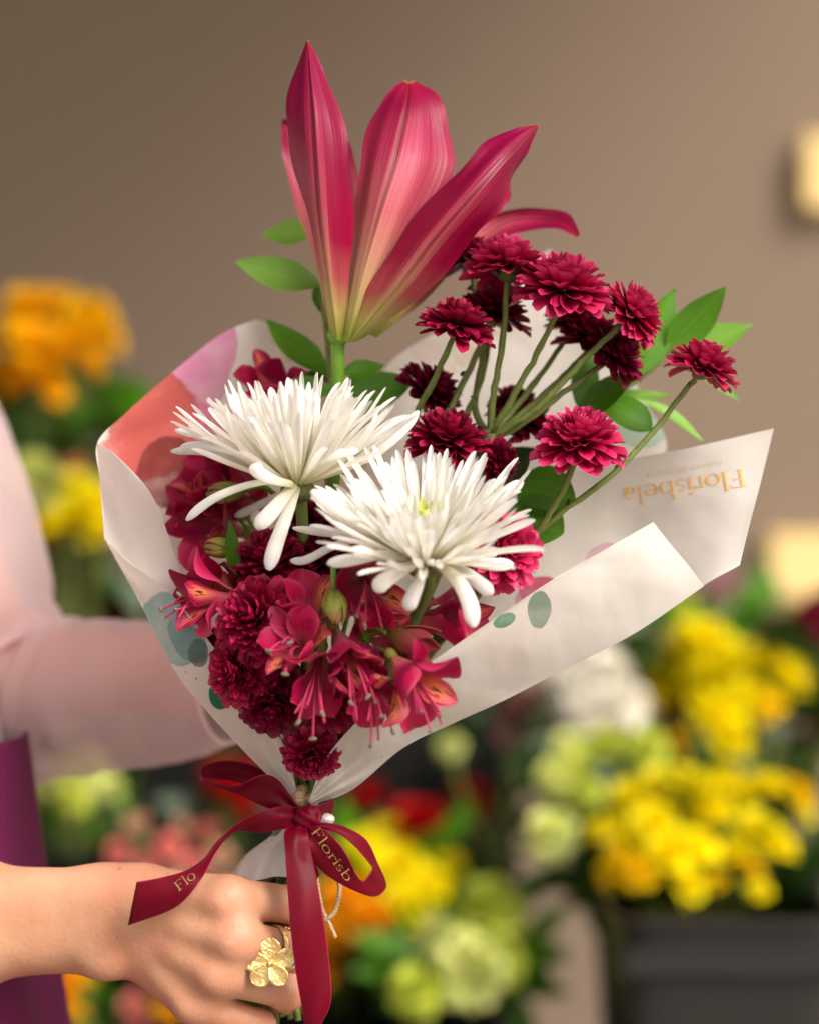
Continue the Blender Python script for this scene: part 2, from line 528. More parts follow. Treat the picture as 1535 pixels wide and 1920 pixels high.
def sheer_mat():
    t = NT('sheer_pink_fabric')
    o = t.obj()
    n1 = t.noise(o, 30, 3)
    col = t.mix(n1, srgb(244, 220, 224), srgb(250, 232, 234))
    t.b.inputs['Sheen Weight'].default_value = 0.4
    t.bump(t.noise(o, 1500, 2), 0.15, 0.0004)
    m_ = t.finish(col, 0.7, 0.2, 0.3)
    tr = t.n('ShaderNodeBsdfTransparent'); tr.inputs[0].default_value = (1, 0.93, 0.93, 1)
    mx = t.n('ShaderNodeMixShader'); mx.inputs[0].default_value = 0.46
    src = t.out.inputs[0].links[0].from_socket
    t.l(src, mx.inputs[1]); t.l(tr.outputs[0], mx.inputs[2]); t.l(mx.outputs[0], t.out.inputs[0])
    return m_
M['sheer'] = sheer_mat()
M['blouse'] = plain_mat('pink_fabric', srgb(240, 214, 218), 0.75, 0.2, 0, 0.06, 30)
M['skirt'] = plain_mat('purple_fabric', srgb(98, 18, 68), 0.7, 0.25, 0, 0.12, 25, 0.2)

def ribbon_mat():
    t = NT('burgundy_satin')
    uv, u, v = t.uv()
    weave = t.noise(t.scaled(uv, 260, 6), 1.0, 2)
    col = t.ramp(t.noise(t.obj(), 40, 2), [(0.3, srgb(88, 0, 18)), (0.7, srgb(106, 0, 28))])
    a = t.math('MULTIPLY', t.math('ABSOLUTE', t.math('SUBTRACT', u, 0.5)), 2.0)
    col = t.mix(t.smooth(a, 0.93, 0.96, 0, 0.5), col, srgb(170, 40, 80))
    t.bump(weave, 0.12, 0.0004)
    t.b.inputs['Sheen Weight'].default_value = 0.0
    t.b.inputs['Sheen Tint'].default_value = (1, 0.4, 0.55, 1)
    t.b.inputs['Anisotropic'].default_value = 0.6
    return t.finish(col, 0.40, 0.14, 0.0)
M['ribbon'] = ribbon_mat()
M['foil'] = plain_mat('gold_foil', srgb(222, 178, 110), 0.32, 0.6, 0.85, 0.1, 200)
M['print'] = plain_mat('gold_print', srgb(222, 170, 74), 0.5, 0.4, 0.1, 0.08, 300)
M['print_faint'] = plain_mat('faint_gold_print', srgb(216, 186, 150), 0.55, 0.4, 0, 0.06, 300)
M['gold'] = plain_mat('brushed_gold', srgb(246, 214, 146), 0.40, 0.5, 1.0, 0.15, 500, 0.5)
M['pearl'] = plain_mat('crystal_bead', srgb(226, 220, 214), 0.12, 0.8, 0.3, 0.05, 100)
M['twine'] = plain_mat('jute_twine', srgb(196, 166, 130), 0.9, 0.1, 0, 0.35, 900, 0.8)

# ------------------------------------------------------------------ petal and flower builders
def petal(L, W, nl=7, nw=4, prof=None, bend=0.0, curl=0.0, cup=0.25, twist=0.0, wav=0.0, seed=0):
    """grid (nl+1, nw+1, 3): x across, y towards the inner face, z along; bend/curl turn it towards the inner face (radians)"""
    t = 1 - (1 - np.linspace(0, 1, nl + 1)) ** 1.55
    dt = np.diff(t)
    ang = bend * t + curl * t ** 3
    dz, dy = np.cos(ang), np.sin(ang)
    z = np.concatenate([[0], np.cumsum((dz[1:] + dz[:-1]) / 2 * dt)]) * L
    y = np.concatenate([[0], np.cumsum((dy[1:] + dy[:-1]) / 2 * dt)]) * L
    w = np.interp(t, *zip(*prof)) if prof is not None else np.sin(np.pi * np.clip(t * 0.92 + 0.06, 0, 1)) ** 0.6
    w = w * W / 2
    u = np.linspace(-1, 1, nw + 1)
    g = np.zeros((nl + 1, nw + 1, 3))
    tw = twist * t
    for i in range(nl + 1):
        x = u * w[i]
        off = cup * w[i] * (u ** 2) + wav * w[i] * np.sin(t[i] * 9 + seed + (u > 0) * 2.1) * np.abs(u) ** 2 * t[i]
        xx = x * math.cos(tw[i]) - off * math.sin(tw[i])
        oo = x * math.sin(tw[i]) + off * math.cos(tw[i])
        g[i, :, 0] = xx
        g[i, :, 1] = y[i] + oo * math.cos(ang[i])
        g[i, :, 2] = z[i] - oo * math.sin(ang[i])
    return g

SPOON = [(0, .35), (.15, .45), (.4, .75), (.65, 1), (.82, 1), (.92, .85), (.97, .6), (1, .25)]
ROUND = [(0, .3), (.2, .5), (.45, .85), (.7, 1.0), (.88, .85), (.96, .55), (1, .12)]
NEEDLE = [(0, .6), (.2, .68), (.5, .88), (.75, 1), (.88, .95), (.95, .75), (.985, .5), (1, .25)]
OBOV = [(0, .16), (.2, .26), (.4, .55), (.62, .92), (.78, 1), (.9, .78), (.97, .34), (1, .06)]
SPAT = [(0, .2), (.3, .34), (.5, .7), (.68, 1), (.82, .9), (.94, .5), (1, .08)]
GA = math.pi * (3 - math.sqrt(5))

def place(g, base, x, y, z):
    return np.asarray(base) + g[..., :1] * x + g[..., 1:2] * y + g[..., 2:] * z

def radial(phi, pol):
    """frame of a petal standing out from the z axis: (across, inner face, along)"""
    er = np.array([math.cos(phi), math.sin(phi), 0])
    et = np.array([-math.sin(phi), math.cos(phi), 0])
    ez = np.array([0, 0, 1.0])
    d = math.sin(pol) * er + math.cos(pol) * ez
    nrm = -math.cos(pol) * er + math.sin(pol) * ez
    return et, nrm, d

def mum_mesh(name, mat, Rr, n=120, maxpol=100, minpol=4, flat=1.0, wide=0.34, seed=1, nl=5, nw=3, incurve=0.5):
    """decorative chrysanthemum head about the z axis, calyx below the origin"""
    rg = np.random.default_rng(seed)
    b = MB()
    for i in range(n):
        t = (i + 0.5) / n
        phi = i * GA + rg.normal(0, .08)
        pol = R(minpol + (maxpol - minpol) * t ** 0.62 + rg.normal(0, 5))
        L = Rr * (0.60 + 0.36 * t ** 0.8) * rg.uniform(.88, 1.1)
        W = Rr * wide * (0.55 + 0.55 * t) * rg.uniform(.85, 1.15)
        et, nr, d = radial(phi, pol)
        rb = Rr * 0.16 * math.sqrt(t)
        base = np.array([math.cos(phi) * rb, math.sin(phi) * rb, Rr * (0.20 * (1 - t) - 0.05)])
        g = petal(L, W, nl, nw, SPOON, bend=rg.uniform(.25, .6) * incurve * 2 * (1 - 0.9 * t) + rg.normal(0, .12) - (0.25 * t),
                  curl=rg.uniform(-.3, .6), cup=rg.uniform(.35, .65), twist=rg.normal(0, .18), wav=0.12, seed=i)
        g = place(g, base, et, nr, d)
        g[..., 2] *= flat
        b.grid(g, var=rg.random())
    return b.mesh(name, mat)

def calyx_mesh(name, Rr):
    b = MB()
    b.ball((0, 0, -Rr * .16), (Rr * .24, Rr * .24, Rr * .17), 12, 8)
    for k in range(14):
        et, nr, d = radial(k * GA, R(62 + 14 * (k % 2)))
        g = petal(Rr * .34, Rr * .14, 4, 2, SPOON, bend=.5, cup=.3)
        b.grid(place(g, (math.cos(k * GA) * Rr * .1, math.sin(k * GA) * Rr * .1, -Rr * .26), et, nr, d), var=.5)
    return b.mesh(name, M['calyx'])

# head meshes shared by the copies (radius 1 unit = 20 mm)
HEADS = {}
for key, mat, kw in (('top_a', 'crimson', dict(n=130, maxpol=106, flat=1.0, seed=3)), ('top_b', 'crimson', dict(n=140, maxpol=110, flat=1.0, seed=5)),
                     ('top_c', 'burgundy', dict(n=130, maxpol=106, flat=.95, seed=8)), ('dim', 'deep', dict(n=120, maxpol=104, flat=1.0, seed=9)),
                     ('pom_a', 'burgundy', dict(n=210, maxpol=116, flat=1.0, wide=.30, seed=11, incurve=.32)), ('pom_b', 'burgundy', dict(n=180, maxpol=112, flat=.98, wide=.32, seed=12, incurve=.32)),
                     ('pom_d', 'deep', dict(n=180, maxpol=112, flat=.98, wide=.32, seed=14, incurve=.3))):
    HEADS[key] = mum_mesh('flower_head', M[mat], 0.020, **kw)
CALYX = calyx_mesh('calyx', 0.020)

def put(mesh, name, parent, loc, rot3, sc=1.0):
    """an object on shared mesh data, set in world axes under an unrotated parent"""
    o = bpy.data.objects.new(name, mesh)
    COL.objects.link(o)
    o.parent = parent
    o.location = tuple(np.asarray(loc) - base_of(parent)) if parent is not None else tuple(loc)
    o.rotation_mode = 'QUATERNION'
    o.rotation_quaternion = Matrix(np.asarray(rot3).tolist()).to_quaternion()
    o.scale = (sc, sc, sc)
    return o

def head(parent, key, px, py, d, wpx, ax, spin=None):
    """flower head with its calyx: pixel width, axis (right, away, up)"""
    sc = wpx * K * (DIST + d) / DIST / 2 / 0.0185
    h = put(HEADS[key], 'flower_head', parent, P(px, py, d), frame_z(ax, random.uniform(0, 6) if spin is None else spin), sc)
    c = bpy.data.objects.new('calyx', CALYX)
    COL.objects.link(c); c.parent = h
    return h

# ------------------------------------------------------------------ the setting
def wall_mat():
    t = NT('brown_plaster')
    o = t.obj()
    n1, n2 = t.noise(o, 1.2, 4, 0.6), t.noise(o, 60, 4, 0.6)
    col = t.mix(n1, (0.218, 0.158, 0.112), (0.258, 0.190, 0.138))
    col = t.gain(col, t.math('ADD', t.math('MULTIPLY', n2, .2), .9))
    t.bump(n2, 0.3, 0.004)
    return t.finish(col, 0.85, 0.2)
M['wall'] = wall_mat()
M['ground'] = plain_mat('paving_grey', (0.34, 0.30, 0.26), 0.85, 0.2, 0, 0.2, 6, 0.3)
M['crate'] = plain_mat('dark_grey_plastic', (0.014, 0.0125, 0.0105), 0.5, 0.4, 0, 0.2, 12)
M['black'] = plain_mat('black_plastic', (0.005, 0.0045, 0.004), 0.5, 0.3, 0, 0.2, 12)
M['cream'] = plain_mat('cream_panel', srgb(236, 206, 140), 0.6, 0.3, 0, 0.08, 8)

WALL_Y = 1.75
b = MB(); b.grid(np.array([[(-40, -40, 0), (40, -40, 0)], [(-40, 40, 0), (40, 40, 0)]], float))
tag(b.build('ground', M['ground'], smooth=False), kind='structure')
b = MB(); b.box((0, WALL_Y + .1, 1.6), (14, .2, 3.2), .01)
tag(solo(b.build('wall', M['wall'], smooth=False)), 'plain brown plastered wall behind all the flowers', 'wall')
for (px, py, w, h, lab) in ((1550, 325, 96, 140, 'upper cream panel on the brown wall'), (1510, 1062, 150, 126, 'lower cream panel on the brown wall, above the yellow blooms')):
    b = MB()
    s_ = (DIST + WALL_Y) / DIST * K
    c_ = P(px, py, WALL_Y - .016)
    b.box(c_, (w * s_, .028, h * s_), .004)
    root = thing('wall_panel', lab, 'panel', c_, 'cream panels on the wall')
    b.build('board', M['cream'], root, smooth=False)
    f = MB()
    for sx in (-1, 1):
        for sz in (-1, 1):
            f.ball(c_ + np.array([sx * w * s_ * .42, -.015, sz * h * s_ * .42]), .004, 8, 6)
    f.build('screws', M['gold'], root)['kind'] = 'stuff'

# added overhead slab, out of view: blocks sun and sky to darken the wall's left
cy = thing('added_shade_slab', 'added flat slab overhead, out of view, that shades the left of the wall', 'added_shade_slab', (-2.2, .8, 2.6))
b = MB(); b.box((-1.84, .83, 2.64), (5.48, 1.78, .05), .01); b.build('blocker_slab', M['wall'], cy, smooth=False)
for px_ in (-3.9, -2.0):
    b = MB(); b.tube([(px_, .0, .0), (px_, .0, 2.61)], .03, 12); b.build('post', M['black'], cy)

def blossom_mesh(name, mat, kind, seed):
    rg = np.random.default_rng(seed)
    b = MB()
    n = {'double': 34, 'ruffle': 40, 'puff': 60}[kind]
    for i in range(n):
        t = (i + .5) / n
        pol = R(8 + (96 if kind != 'puff' else 140) * t ** .6 + rg.normal(0, 7))
        et, nr, d = radial(i * GA, pol)
        L = (0.55 + .4 * t) * rg.uniform(.85, 1.1)
        W = .62
        g = petal(L, W, 4, 3, ROUND, bend=rg.uniform(-.1, .6), cup=.3, twist=rg.normal(0, .3), wav=.5 if kind == 'ruffle' else .15, seed=i)
        b.grid(place(g, (0, 0, 0), et, nr, d), var=rg.random())
    return b.mesh(name, mat)

def soft(name, r, g_, b_, tr=0.25):
    c = np.array(srgb(r, g_, b_))
    return petal_mat(name, [(0, tuple(c * .75)), (.6, tuple(c)), (1, tuple(np.minimum(c * 1.12, .93)))], .08, 8, .55, .25, tr, .3)
BL = {
    'golden': ('double', soft('golden_petal', 250, 214, 6, .38)), 'yellow': ('double', soft('yellow_petal', 250, 232, 8, .4)), 'amber': ('double', soft('amber_petal', 250, 196, 4, .35)),
    'orange': ('ruffle', soft('orange_petal', 252, 176, 8, .4)), 'cream': ('puff', soft('white_cream_petal', 240, 234, 222)),
    'lime': ('puff', soft('lime_petal', 218, 226, 96, .35)), 'pale': ('puff', soft('pale_green_petal', 226, 230, 150, .35)),
    'red': ('ruffle', soft('red_petal', 178, 6, 10)), 'pink': ('ruffle', soft('pink_petal', 226, 130, 124)),
    'peach': ('ruffle', soft('peach_petal', 222, 168, 140)), 'mauve': ('ruffle', soft('mauve_petal', 196, 120, 150)), 'wine': ('ruffle', soft('wine_petal', 120, 14, 44)),
}
BLM = {k_: [blossom_mesh('blossom', m_, kd, 20 + i) for i in range(2)] for k_, (kd, m_) in BL.items()}

def leaf_grid(base, tip, w, nrm, sag=0.0, n=8, m=4, cup=.25, prof=None):
    base, tip = np.asarray(base, float), np.asarray(tip, float)
    L = np.linalg.norm(tip - base); z = (tip - base) / L
    nr = np.asarray(nrm, float); nr = unit(nr - z * nr.dot(z)); x = np.cross(nr, z)
    g = petal(L, w, n, m, prof or [(0, .08), (.08, .35), (.25, .82), (.42, 1), (.6, .92), (.8, .55), (.93, .2), (1, .02)], bend=sag, curl=0, cup=cup)
    g = place(g, base, x, nr, z)
    # bring the bent end back to the tip
    e = tip - g[-1, m // 2]
    g += np.linspace(0, 1, n + 1)[:, None, None] * e
    return g

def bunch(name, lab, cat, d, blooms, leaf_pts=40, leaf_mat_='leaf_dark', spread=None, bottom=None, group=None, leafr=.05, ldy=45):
    """blooms: (px, py, r_px, colour, dd) ; leaves fill the space between and under them"""
    xs = np.array([[b_[0], b_[1]] for b_ in blooms], float)
    cx, cy = xs.mean(0)
    bot = bottom if bottom else xs[:, 1].max() + 120
    root = thing(name, lab, cat, P(cx, bot, d), group)
    rg = np.random.default_rng(int(cx * 3 + cy))
    stems = MB()
    foot = P(cx, bot + 60, d + .02)
    for (px, py, r_, c_, dd) in blooms:
        p = P(px, py, d + dd)
        ax = unit((rg.normal(0, .35) + (px - cx) / 260, -.55 + rg.normal(0, .3), .75))
        sc = r_ * K * (DIST + d) / DIST / .79
        put(BLM[c_][rg.integers(2)], 'blossom', root, p, frame_z(ax, rg.uniform(0, 6)), sc)
        q = p + (foot - p) * .5 + np.array([(p - foot)[0] * .18, .01, 0])
        stems.tube([p - ax * sc * .3, q, foot + rg.normal(0, .012, 3)], .0035, 5, 6)
    stems.build('stems', M['stem'], root)['kind'] = 'stuff'
    lv = MB()
    rx, ry = spread if spread else (np.ptp(xs[:, 0]) / 2 + 40, np.ptp(xs[:, 1]) / 2 + 40)
    for i in range(leaf_pts):
        a, rr = rg.uniform(0, 6.283), math.sqrt(rg.random())
        px, py = cx + math.cos(a) * rr * rx, cy + math.sin(a) * rr * ry + ldy
        p = P(px, min(py, bot - 10), d + rg.uniform(.015, .10))
        tip = p + unit(rg.normal(0, 1, 3) + np.array([(px - cx) / rx, -.3, .4])) * leafr * rg.uniform(.6, 1.3)
        lv.grid(leaf_grid(p, tip, leafr * .5, rg.normal(0, 1, 3) + np.array([0, -1, .8]), rg.uniform(-.8, .5), 5, 2), var=rg.random())
    lv.build('foliage', M[leaf_mat_], root)['kind'] = 'stuff'
    return root

def bucket(name, lab, px, py_top, d, w_px, h=.26, mat='black', depth=None, square=False, group='buckets of flowers'):
    """tapered open bucket; the rim is at py_top"""
    c = P(px, py_top, d)
    s_ = K * (DIST + d) / DIST
    r1 = w_px * s_ / 2
    dp = depth or r1
    root = thing(name, lab, 'crate' if square else 'bucket', (c[0], c[1], c[2] - h), group)
    seg = 32
    a = np.linspace(0, 2 * np.pi, seg, endpoint=False) + np.pi / seg
    if square:
        cs = np.sign(np.cos(a)) * np.abs(np.cos(a)) ** .22; sn = np.sign(np.sin(a)) * np.abs(np.sin(a)) ** .22
    else:
        cs, sn = np.cos(a), np.sin(a)
    rows = [(0.0, .05), (0.0, .80), (.5, .88), (1.0, .985), (1.0, 1.03), (1.012, 1.03), (1.012, .97), (.98, .96), (.1, .80), (.1, .05)]
    g = np.array([np.stack([c[0] + cs * r1 * k_, c[1] + sn * dp * k_, np.full(seg, c[2] - h + h * z_)], -1) for z_, k_ in rows])
    b = MB(); b.grid(g, wrap=True)
    b.build('body', M[mat], root, smooth=not square)
    if square:
        f = MB()
        for k_ in (-.62, -.2, .2, .62):
            f.box((c[0] + k_ * r1, c[1] - dp * .93, c[2] - h * .55), (.012, .012, h * .62), .003)
        f.box((c[0], c[1] - dp * .97, c[2] - h * .08), (r1 * 1.9, .014, .022), .004)
        f.build('ribs', M[mat], root, smooth=False)['kind'] = 'stuff'
    return root, (c[0], c[1], c[2] - h), r1, dp

def stand(lab, x0, x1, y0, y1, ztop):
    root = thing('display_plinth', lab, 'plinth', ((x0 + x1) / 2, (y0 + y1) / 2, 0), 'black display plinths')
    b = MB(); b.box(((x0 + x1) / 2, (y0 + y1) / 2, ztop - .012), (x1 - x0, y1 - y0, .024), .004)
    b.build('top', M['black'], root, smooth=False)
    b = MB(); b.box(((x0 + x1) / 2, (y0 + y1) / 2, (ztop - .026) / 2), (x1 - x0 - .03, y1 - y0 - .03, ztop - .026), .004)
    b.build('body', M['black'], root, smooth=False)

def scatter(cx, cy, rx, ry, n, r_, cols, seed, dd=(-.04, .06), jitter=.3, mind=.9):
    rg = np.random.default_rng(seed)
    out, tries = [], 0
    while len(out) < n and tries < 4000:
        tries += 1
        a, q = rg.uniform(0, 6.283), math.sqrt(rg.random())
        x, y = cx + math.cos(a) * q * rx, cy + math.sin(a) * q * ry
        if all(math.hypot(x - o[0], y - o[1]) > r_ * mind for o in out):
            out.append((x, y, r_ * rg.uniform(1 - jitter, 1 + jitter), cols[rg.integers(len(cols))], rg.uniform(*dd)))
    return out

# right: two yellow bunches, white and lime between them
DY1, DY2 = .98, .80
blooms = [(1310, 1205, 62, 'yellow', 0), (1255, 1265, 58, 'yellow', .02), (1330, 1270, 62, 'yellow', -.02), (1395, 1245, 60, 'yellow', .03), (1455, 1235, 50, 'yellow', .04),
          (1480, 1275, 46, 'yellow', .02), (1385, 1310, 50, 'yellow', .0), (1270, 1320, 46, 'golden', .01), (1340, 1335, 54, 'yellow', -.03), (1365, 1385, 48, 'yellow', -.04),
          (1430, 1325, 38, 'golden', .0), (1285, 1395, 44, 'golden', -.02), (1225, 1245, 40, 'yellow', .04), (1500, 1230, 30, 'yellow', .04), (1290, 1245, 50, 'yellow', .02)]
bunch('flower_bunch', 'upper right bunch of yellow blooms, against the brown wall', 'flowers', DY1, blooms, 90, spread=(200, 190), bottom=1560, group='bunches of yellow flowers', leafr=.06)
blooms = [(1180, 1500, 46, 'yellow', 0), (1235, 1480, 46, 'yellow', .0), (1300, 1478, 48, 'yellow', 0), (1365, 1478, 50, 'yellow', .02), (1430, 1480, 46, 'yellow', .02), (1492, 1490, 40, 'golden', .03),
          (1500, 1520, 34, 'yellow', .02), (1125, 1560, 34, 'yellow', -.02), (1165, 1575, 40, 'yellow', -.01), (1225, 1545, 46, 'yellow', -.02), (1250, 1600, 48, 'yellow', -.04), (1305, 1590, 40, 'yellow', -.04),
          (1330, 1520, 44, 'yellow', .0), (1370, 1600, 36, 'yellow', -.03), (1420, 1560, 48, 'yellow', -.02), (1455, 1585, 40, 'yellow', -.02), (1395, 1625, 36, 'golden', -.03), (1160, 1625, 46, 'golden', -.04),
          (1290, 1660, 36, 'yellow', -.06), (1200, 1640, 34, 'golden', -.05), (1420, 1670, 24, 'yellow', -.05), (1340, 1655, 22, 'golden', -.04)]
bunch('flower_bunch', 'lower right bunch of yellow blooms standing in a dark grey crate', 'flowers', DY2, blooms, 130, spread=(235, 150), bottom=1730, group='bunches of yellow flowers', leafr=.055)
_, q, r1, dp = bucket('flower_crate', 'dark grey square crate under the lower yellow blooms at right', 1325, 1678, DY2 - .02, 400, .36, 'crate', depth=.15, square=True)
stand('black plinth under the dark grey crate', q[0] - r1 - .01, q[0] + r1 + .01, q[1] - dp, q[1] + dp, q[2])
bunch('flower_bunch', 'white ruffled blooms beside the yellow bunch, below the wrapping paper', 'flowers', .96,
      [(1075, 1285, 56, 'cream', 0), (1140, 1262, 60, 'cream', .02), (1160, 1318, 54, 'cream', -.02), (1095, 1325, 48, 'cream', -.02), (1045, 1315, 36, 'cream', .02), (1120, 1235, 44, 'cream', .04)], 14, 'leaf', bottom=1500)
bunch('flower_bunch', 'cluster of lime green pompon blooms left of the yellow bunches', 'flowers', .86,
      [(1040, 1455, 46, 'pale', 0), (1100, 1440, 50, 'lime', 0), (1150, 1400, 44, 'lime', .02), (1215, 1400, 46, 'lime', .0), (1130, 1385, 34, 'lime', .03), (1160, 1455, 44, 'pale', .0), (1070, 1400, 40, 'pale', .03), (1030, 1560, 54, 'pale', -.03), (1215, 1440, 36, 'lime', .03), (1095, 1480, 36, 'lime', -.02)],
      60, 'leaf_dark', spread=(120, 110), bottom=1660, leafr=.04)
bunch('flower_bunch', 'dark wine red blooms at the right edge above the yellow ones', 'flowers', 1.1,
      [(1500, 1180, 40, 'wine', 0), (1535, 1150, 46, 'wine', .02), (1530, 1230, 46, 'wine', 0), (1520, 1300, 40, 'wine', .02), (1545, 1350, 40, 'wine', 0)], 40, bottom=1520, group='wine red bunches')
bunch('flower_bunch', 'small mauve and lime sprigs above the upper yellow bunch', 'flowers', 1.15,
      [(1355, 1095, 24, 'mauve', 0), (1325, 1110, 18, 'mauve', .02), (1275, 1120, 26, 'lime', 0), (1310, 1130, 20, 'lime', .02), (1455, 1165, 30, 'mauve', .03)], 26, 'leaf', spread=(110, 40), bottom=1400)

# centre, below the bow
bunch('flower_bunch', 'yellow and orange blooms right of the hanging ribbon', 'flowers', .92,
      [(690, 1600, 50, 'yellow', .04), (745, 1625, 52, 'yellow', .02), (795, 1665, 48, 'yellow', .0), (840, 1625, 30, 'yellow', .04), (765, 1700, 52, 'yellow', -.02), (700, 1660, 48, 'yellow', .02),
       (640, 1690, 54, 'orange', -.02), (690, 1725, 54, 'orange', -.03), (625, 1760, 48, 'orange', -.02), (610, 1810, 44, 'orange', -.01), (790, 1740, 40, 'yellow', -.01), (720, 1560, 34, 'yellow', .05)], 60, 'leaf', spread=(150, 150), bottom=1880)
bunch('flower_bunch', 'large pale green pompons low beside the grey gap', 'flowers', .84,
      [(915, 1700, 72, 'lime', .02), (890, 1810, 76, 'pale', -.03), (815, 1745, 42, 'pale', -.02), (780, 1850, 58, 'lime', -.03), (935, 1800, 48, 'lime', .0), (850, 1760, 48, 'lime', .02)], 50, 'leaf', spread=(150, 120), bottom=1930)
bunch('flower_bunch', 'bright red carnations in the dark behind the bow', 'flowers', 1.02,
      [(775, 1545, 56, 'red', -.02), (815, 1568, 34, 'red', 0), (740, 1575, 36, 'red', 0), (690, 1500, 46, 'red', .02), (885, 1500, 40, 'red', .02), (870, 1490, 30, 'red', .02)], 20, spread=(110, 50), bottom=1720, ldy=80)
bunch('flower_bunch', 'pair of red carnations behind the left ribbon loop', 'flowers', 1.02,
      [(430, 1462, 50, 'red', 0), (445, 1500, 40, 'red', -.02), (405, 1440, 26, 'red', .02)], 14, spread=(60, 40), bottom=1640)
bunch('flower_bunch', 'peach pink ruffled blooms above the wrist', 'flowers', .92,
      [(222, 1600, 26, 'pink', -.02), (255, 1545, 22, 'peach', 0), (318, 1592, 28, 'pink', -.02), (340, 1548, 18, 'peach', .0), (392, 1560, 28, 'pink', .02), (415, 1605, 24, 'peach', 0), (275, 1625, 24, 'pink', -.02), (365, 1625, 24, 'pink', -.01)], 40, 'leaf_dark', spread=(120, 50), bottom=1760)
bunch('flower_bunch', 'amber blooms and green leaves below the wrist', 'flowers', .88,
      [(115, 1850, 44, 'orange', 0), (150, 1830, 30, 'amber', .02), (260, 1890, 34, 'pink', .0), (310, 1900, 30, 'amber', .0), (130, 1900, 30, 'amber', 0)], 70, 'leaf_light', spread=(140, 60), bottom=1990)
bunch('flower_bunch', 'pale green bunch under the pink sleeve', 'flowers', .95,
      [(110, 1455, 40, 'pale', 0), (160, 1440, 44, 'pale', .0), (200, 1470, 38, 'pale', .02), (75, 1475, 34, 'pale', .02), (135, 1490, 36, 'lime', -.02)], 24, 'leaf', spread=(90, 30), bottom=1620)

# left, above the sleeve
bunch('flower_bunch', 'tall orange yellow blooms at the left edge against the brown wall', 'flowers', 1.05,
      [(50, 580, 54, 'amber', 0), (110, 585, 56, 'amber', .02), (165, 600, 52, 'amber', .0), (190, 640, 44, 'amber', .02), (130, 650, 58, 'amber', -.03), (70, 650, 58, 'amber', -.02), (20, 640, 44, 'amber', .02),
       (60, 715, 50, 'orange', -.03), (100, 730, 34, 'amber', -.02), (20, 700, 44, 'orange', 0), (160, 680, 40, 'amber', -.01)], 90, 'leaf', spread=(140, 80), bottom=1000, leafr=.06, ldy=130)
bunch('flower_bunch', 'pale green and yellow blooms between sleeve and wrapping paper', 'flowers', .95,
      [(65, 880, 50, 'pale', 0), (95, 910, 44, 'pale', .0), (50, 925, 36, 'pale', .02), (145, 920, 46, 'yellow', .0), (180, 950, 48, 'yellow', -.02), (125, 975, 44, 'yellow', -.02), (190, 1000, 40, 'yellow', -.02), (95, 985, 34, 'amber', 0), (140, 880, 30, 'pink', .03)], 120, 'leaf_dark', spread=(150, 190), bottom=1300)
bunch('flower_bunch', 'wine red blooms above the pink forearm', 'flowers', 1.0,
      [(230, 1130, 44, 'wine', 0), (270, 1150, 40, 'wine', .0), (215, 1160, 34, 'wine', .02)], 30, spread=(100, 60), bottom=1330, group='wine red bunches')
bunch('flower_bunch', 'mixed dark greenery with small grey blooms in front of the black plinth', 'flowers', 1.0,
      [(950, 1375, 30, 'mauve', .02), (1000, 1310, 26, 'wine', 0), (840, 1400, 26, 'pale', .0), (960, 1330, 22, 'wine', 0)], 14, spread=(110, 30), bottom=1560)

# black plinths: they carry the buckets and close off the dark gap
s_ = lambda px, d: (px - 767.5) * K * (DIST + d) / DIST
zz = lambda py, d: P(0, py, d)[2]
stand('long black plinth behind the bouquet, below the pink sleeve', s_(-260, 1.3), s_(985, 1.3), 1.14, 1.60, zz(1170, 1.14))
stand('low black plinth at the lower left, under the bunches', s_(-260, .95), s_(930, .95), .74, 1.12, zz(2050, .95))
for (px, py, d, w, h, mt, lab) in ((740, 1850, .92, 180, .18, 'black', 'black bucket under the yellow and orange blooms'), (870, 1880, .84, 150, .16, 'black', 'black bucket under the large pale green pompons'),
                         (310, 1720, .92, 190, .22, 'black', 'black bucket under the peach pink blooms'), (130, 1600, .95, 190, .25, 'black', 'black bucket under the pale green bunch'), (780, 1690, 1.04, 200, .24, 'black', 'black bucket under the red carnations')):
    bucket('flower_bucket', lab, px, py, d, w, h, mt)

# ------------------------------------------------------------------ the person: one signed distance body, meshed with surface nets
def grid_axis(lo, hi, f0, f1, fine, coarse):
    a = [f0]
    st = fine
    while a[0] > lo:
        st = min(st * 1.12, coarse); a.insert(0, a[0] - st)
    m = list(np.arange(f0 + fine, f1, fine)); a += m
    st = fine
    while a[-1] < hi:
        st = min(st * 1.12, coarse); a.append(a[-1] + st)
    return np.array(a)

